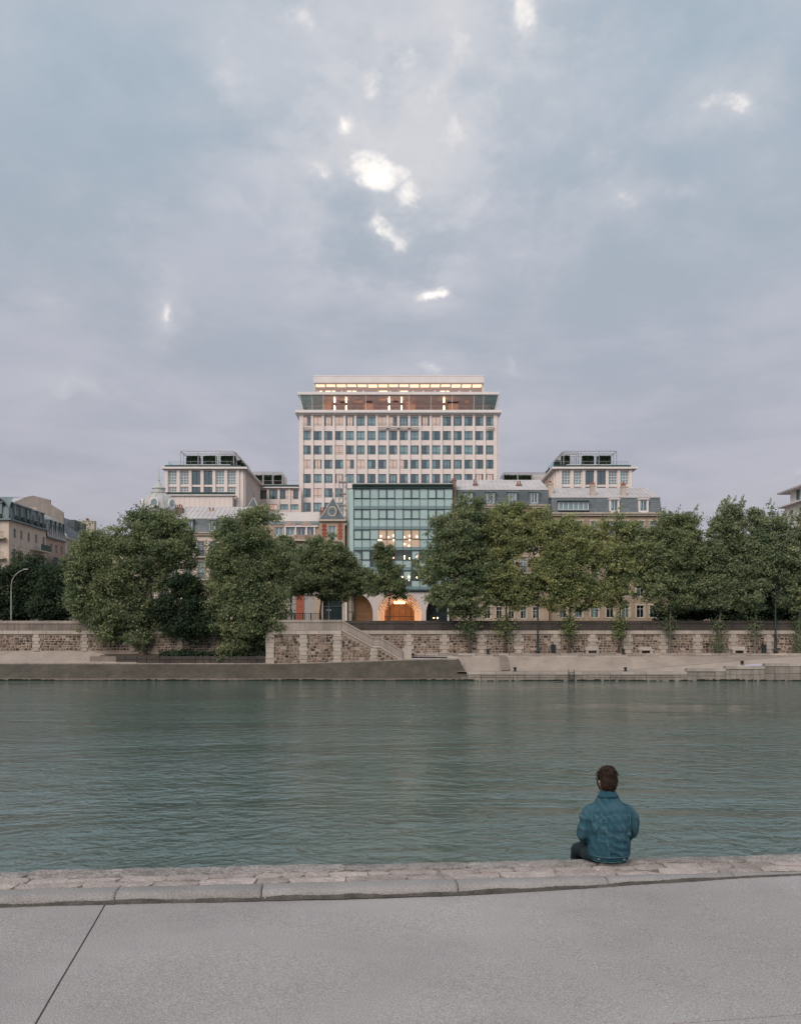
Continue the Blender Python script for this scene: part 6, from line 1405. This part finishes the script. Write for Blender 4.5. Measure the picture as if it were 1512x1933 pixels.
# head shape: skull, jaw, ears, nose, laid over the skinned head
HC_ = Vector((.008, .150, .762)); HT = math.radians(14)          # turned a little to the left
def hd(x, y, z): return (HC_.x + x * math.cos(HT) - y * math.sin(HT), HC_.y + x * math.sin(HT) + y * math.cos(HT), HC_.z + z)
def head():
    prof = [(-.125, .036, .05, .045), (-.105, .050, .070, .03), (-.075, .060, .084, .012), (-.04, .069, .092, .004), (0, .075, .097, 0), (.04, .076, .098, -.002), (.075, .066, .086, -.003), (.098, .044, .058, -.003), (.108, .015, .02, -.003)]
    m = MB(); vs = []; n = 20
    for z, a, b, yo in prof:
        for k in range(n): w = 2 * math.pi * k / n; vs.append(hd(a * math.cos(w), yo + b * math.sin(w), z))
    fs = [(i*n+k, i*n+(k+1) % n, (i+1)*n+(k+1) % n, (i+1)*n+k) for i in range(len(prof)-1) for k in range(n)] + [tuple(range(n-1, -1, -1)), tuple(range((len(prof)-1)*n, len(prof)*n))]
    m.add(vs, fs)
    m.add([hd(-.012, .088, .01), hd(.012, .088, .01), hd(.017, .092, -.035), hd(-.017, .092, -.035), hd(0, .122, -.03), hd(0, .10, .012)], [(0, 3, 4, 5), (1, 5, 4, 2), (3, 2, 4), (0, 5, 1)])
    m.tube([hd(-.024, .083, -.066), hd(0, .094, -.066), hd(.024, .083, -.066)], .007, 6)
    for s in (-1, 1):
        e = [hd(s * .076, -.005 + .018 * math.cos(q) - .004, -.012 + .032 * math.sin(q)) for q in np.linspace(0, 2 * math.pi, 11)]
        m.tube(e, .008, 6); m.lathe(hd(s * .072, -.008, -.03), [(.006, -.01), (.018, .0), (.02, .025), (.008, .04)], 8)
        m.lathe(hd(s * .03, .083, .0), [(.002, -.011), (.010, -.006), (.012, 0), (.010, .006), (.002, .011)], 8)
    return m
hm = head(); sub('head', hm.mesh('head', MT['skin'], (0, 0, 0), True), person)
# --- hair: a cap plus overlapping tufts
rng = np.random.default_rng(5)
hb = MB()
capm = MB(); vs = []; n = 22
for z, a, b in ((-.065, .058, .080), (-.045, .071, .094), (0, .085, .106), (.04, .090, .109), (.075, .083, .10), (.105, .062, .076), (.120, .03, .036)):
    for k in range(n): w = 2 * math.pi * k / n; y = b * math.sin(w); vs.append(hd(a * math.cos(w), (y if y < .03 else .03 + (y - .03) * .55) - .008, z))
fs = [(i*n+k, i*n+(k+1) % n, (i+1)*n+(k+1) % n, (i+1)*n+k) for i in range(6) for k in range(n)] + [tuple(range(6*n, 7*n))]
hb.add(vs, fs, .3)
for i in range(2600):
    w = rng.uniform(math.pi * .78, math.pi * 2.22); ph = rng.uniform(-.62, 1.5); a, b, h = .086, .105, .116
    if ph < -.25 and rng.random() < .35: continue
    if abs(math.cos(w)) > .93 and ph < .7: continue
    p = np.array([a * math.cos(w) * math.cos(ph), b * math.sin(w) * math.cos(ph) - .008, h * math.sin(ph) - .002]); nr = p / np.linalg.norm(p)
    flow = np.array([.35 * math.sin(w * 3 + ph * 2) + rng.normal(0, .3), -.35 + rng.normal(0, .25), -.95 if ph < .75 else rng.normal(.1, .4)]); flow -= nr * flow.dot(nr); flow /= np.linalg.norm(flow) + 1e-6
    side = np.cross(nr, flow); L_ = rng.uniform(.03, .07); wd = rng.uniform(.003, .0075); lift = rng.uniform(.002, .016) if ph < .6 else rng.uniform(.006, .034)
    q = [p + side * wd, p - side * wd, p + flow * L_ * .55 + nr * lift - side * wd * .9, p + flow * L_ * .55 + nr * lift + side * wd * .9, p + flow * L_ + nr * lift * .5]
    hb.add([hd(*v) for v in q], [(0, 1, 2, 3), (3, 2, 4)], float(np.clip(rng.normal(.5, .3) + (.35 if ph > .9 else 0), 0, 1)))
sub('hair', hb.mesh('hair', MT['hair']), person)
# --- jacket
tor = ring_loft([(.00, .05, .022, .188, .150), (.00, .045, .05, .203, .162), (.002, .035, .12, .208, .168), (.004, .03, .20, .206, .162), (.006, .032, .28, .205, .156), (.010, .045, .36, .210, .150), (.012, .062, .44, .214, .142), (.012, .08, .51, .195, .128), (.012, .095, .555, .152, .108), (.012, .107, .59, .112, .085), (.012, .117, .622, .086, .072), (.011, .124, .645, .074, .066)])
arms = []
for s in (-1, 1):
    e = .012
    if s < 0: pth = [(-.11, .09, .515), (-.175, .08, .475), (-.225, .065, .41), (-.240, .055, .33), (-.243, .075, .262), (-.222, .13, .222), (-.19, .22, .205), (-.14, .31, .20)]
    else: pth = [(.12, .09, .515), (.19, .08, .475), (.24, .068, .41), (.248, .07, .34), (.242, .10, .272), (.214, .16, .23), (.18, .24, .21), (.135, .32, .20)]
    m = MB(); m.tube(pth, [.058, .070, .074, .070, .068, .062, .054, .046], 14); arms.append(m)
jk = remesh([tor] + arms, .010, 9, 'jacket')
co = np.empty(len(jk.vertices) * 3, np.float32); jk.vertices.foreach_get('co', co); co = co.reshape(-1, 3); nm = np.array([v.normal[:] for v in jk.vertices])
def seg(p, a, b):
    a, b = np.array(a), np.array(b); t = np.clip(((p - a) @ (b - a)) / ((b - a) @ (b - a)), 0, 1); return np.linalg.norm(p - (a + t[:, None] * (b - a)), axis=1), t
disp = np.zeros(len(co)); xz = co[:, [0, 2]]; back = (co[:, 1] < .13)
folds = [((-.13, .37), (-.03, .30), .012, .016), ((-.03, .30), (.10, .245), .014, .017), ((.10, .245), (.19, .215), .010, .015), ((-.16, .31), (-.10, .18), .010, .014), ((-.05, .155), (.14, .095), .013, .016), ((.02, .20), (.17, .15), .011, .015),
         ((.20, .33), (.17, .24), .013, .013), ((-.14, .42), (-.17, .30), .010, .013), ((-.10, .12), (.02, .06), .009, .014), ((.05, .38), (.17, .30), .008, .018), ((-.12, .24), (.03, .19), .008, .013), ((-.06, .47), (-.16, .44), .006, .014), ((-.1, .2), (-.08, .05), .007, .011)]
for a, b, amp, wd in folds:
    amp *= .95; wd *= 1.25
    d, t = seg(xz, a, b); d = d + .012 * np.sin(t * 7 + a[0] * 40); k = amp * np.exp(-(d / wd) ** 2) * np.sin(np.pi * np.clip(t * .9 + .05, 0, 1)) ** .5
    k -= amp * .75 * np.exp(-((d - wd * 1.9) / (wd * .9)) ** 2) * np.sin(np.pi * np.clip(t, 0.03, .97)); disp += np.where(back, k, 0)
for (cx_, cz_, r_, amp) in ((.04, .40, .11, .010), (-.17, .27, .035, -.02), (.215, .25, .035, -.018), (.0, .22, .09, .006)):
    disp += np.where(back, amp * np.exp(-(((xz[:, 0] - cx_) ** 2 + (xz[:, 1] - cz_) ** 2) / r_ ** 2)), 0)
disp += .0035 * np.sin(co[:, 2] * 55 + co[:, 0] * 30) * np.sin(co[:, 0] * 34 - co[:, 2] * 17) + .002 * np.sin(co[:, 0] * 90 + co[:, 2] * 60)
disp += np.where((co[:, 2] > .025) & (co[:, 2] < .075) & (np.abs(co[:, 0]) < .22), -.008, 0)          # waistband gathered in
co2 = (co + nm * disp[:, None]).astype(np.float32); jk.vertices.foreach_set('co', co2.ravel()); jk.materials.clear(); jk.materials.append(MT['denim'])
jk.polygons.foreach_set('use_smooth', [True] * len(jk.polygons)); jk.update()
jo = sub('jacket', jk, person)
bvh = BVHTree.FromPolygons([tuple(v) for v in co2], [tuple(p.vertices) for p in jk.polygons])
def on_back(x, z, off=.002):
    h, nn, i, d = bvh.ray_cast(Vector((x, -1, z)), Vector((0, 1, 0)))
    return (h + Vector((0, -off, 0))) if h else None
def seam(pts, r=.0028, name='seam', mat='denim_seam'):
    q = []
    for (a, b) in zip(pts[:-1], pts[1:]):
        for t in np.linspace(0, 1, 9)[:-1]: q.append((a[0] + (b[0] - a[0]) * t, a[1] + (b[1] - a[1]) * t))
    q.append(pts[-1]); P = [p for p in (on_back(*v) for v in q) if p is not None]
    if len(P) > 2: m = MB(); m.tube(P, r, 5); sub(name, m.mesh(name, MT[mat]), jo)
seam([(-.155, .385), (-.10, .425), (-.03, .455), (.05, .468), (.13, .465), (.20, .452)], .0032, 'yoke_seam')
seam([(-.055, .44), (-.06, .32), (-.045, .2), (-.03, .08)]); seam([(.115, .46), (.12, .32), (.10, .2), (.085, .08)], .0014)
seam([(-.17, .088), (-.08, .08), (.0, .078), (.1, .08), (.175, .088)], .003, 'waistband_seam'); seam([(-.165, .032), (0, .026), (.165, .032)], .003, 'hem_seam')
seam([(-.165, .50), (-.178, .44), (-.172, .37)], .0028, 'sleeve_seam'); seam([(.185, .51), (.2, .46), (.195, .38)], .0028, 'sleeve_seam')
for v in ((-.125, .058), (.12, .058)):
    p = on_back(*v, .006)
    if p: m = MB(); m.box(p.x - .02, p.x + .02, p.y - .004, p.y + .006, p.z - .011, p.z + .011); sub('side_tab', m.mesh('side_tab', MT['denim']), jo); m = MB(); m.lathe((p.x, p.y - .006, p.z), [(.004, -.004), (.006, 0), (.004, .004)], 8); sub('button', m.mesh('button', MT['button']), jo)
# folded collar
m = MB(); n = 26; vs = []
for (r1, r2, z, yo) in ((.078, .070, .625, .120), (.066, .060, .672, .134), (.071, .066, .674, .133), (.098, .088, .628, .116), (.108, .094, .612, .112), (.094, .084, .616, .116)):
    for k in range(n): w = 2 * math.pi * k / n; dip = .022 * max(0, math.sin(w)); vs.append((.011 + r1 * math.cos(w), yo + r2 * math.sin(w), z - dip + .003 * math.sin(3 * w)))
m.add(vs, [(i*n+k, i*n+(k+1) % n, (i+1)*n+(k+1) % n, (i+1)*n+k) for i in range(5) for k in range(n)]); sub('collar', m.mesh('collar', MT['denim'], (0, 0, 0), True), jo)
for s in (-1, 1):
    m = MB(); c0, c1 = Vector((s * .155, .285, .2)), Vector((s * .125, .34, .2)); m.tube([c0, c1], [.051, .048], 14); sub('cuff', m.mesh('cuff', MT['denim_seam']), jo)
# --- jeans and shoes
pel = ring_loft([(0, .07, .002, .165, .12), (0, .07, .05, .185, .14), (0, .07, .12, .18, .13), (0, .06, .17, .16, .11)]); legs = []
for s in (-1, 1):
    kx = -.225 if s < 0 else .16; m = MB(); m.tube([(s * .09, .05, .085), (s * .13, .2, .082), ((kx + s * .13) / 2, .32, .06), (kx, .45, .02), (kx * .98, .50, -.05), (kx * .95, .52, -.2), (kx * .95, .52, -.38)], [.088, .092, .085, .074, .07, .062, .056], 14); legs.append(m)
th = MB(); th.tube([(-.10, .02, .07), (-.165, .08, .066), (-.215, .17, .056)], [.068, .072, .064], 12); legs.append(th)
jn = remesh([pel] + legs, .014, 4, 'jeans'); jn.materials.clear(); jn.materials.append(MT['jeans']); jn.polygons.foreach_set('use_smooth', [True] * len(jn.polygons)); sub('jeans', jn, person)
for s in (-1, 1):
    kx = -.214 if s < 0 else .152; m = ring_loft([(kx, .56, -.495, .045, .125), (kx, .56, -.47, .05, .135), (kx, .55, -.44, .048, .12), (kx, .525, -.41, .045, .075), (kx, .52, -.37, .045, .06)]); sub('shoe', m.mesh('shoe', MT['shoe'], (0, 0, 0), True), person)
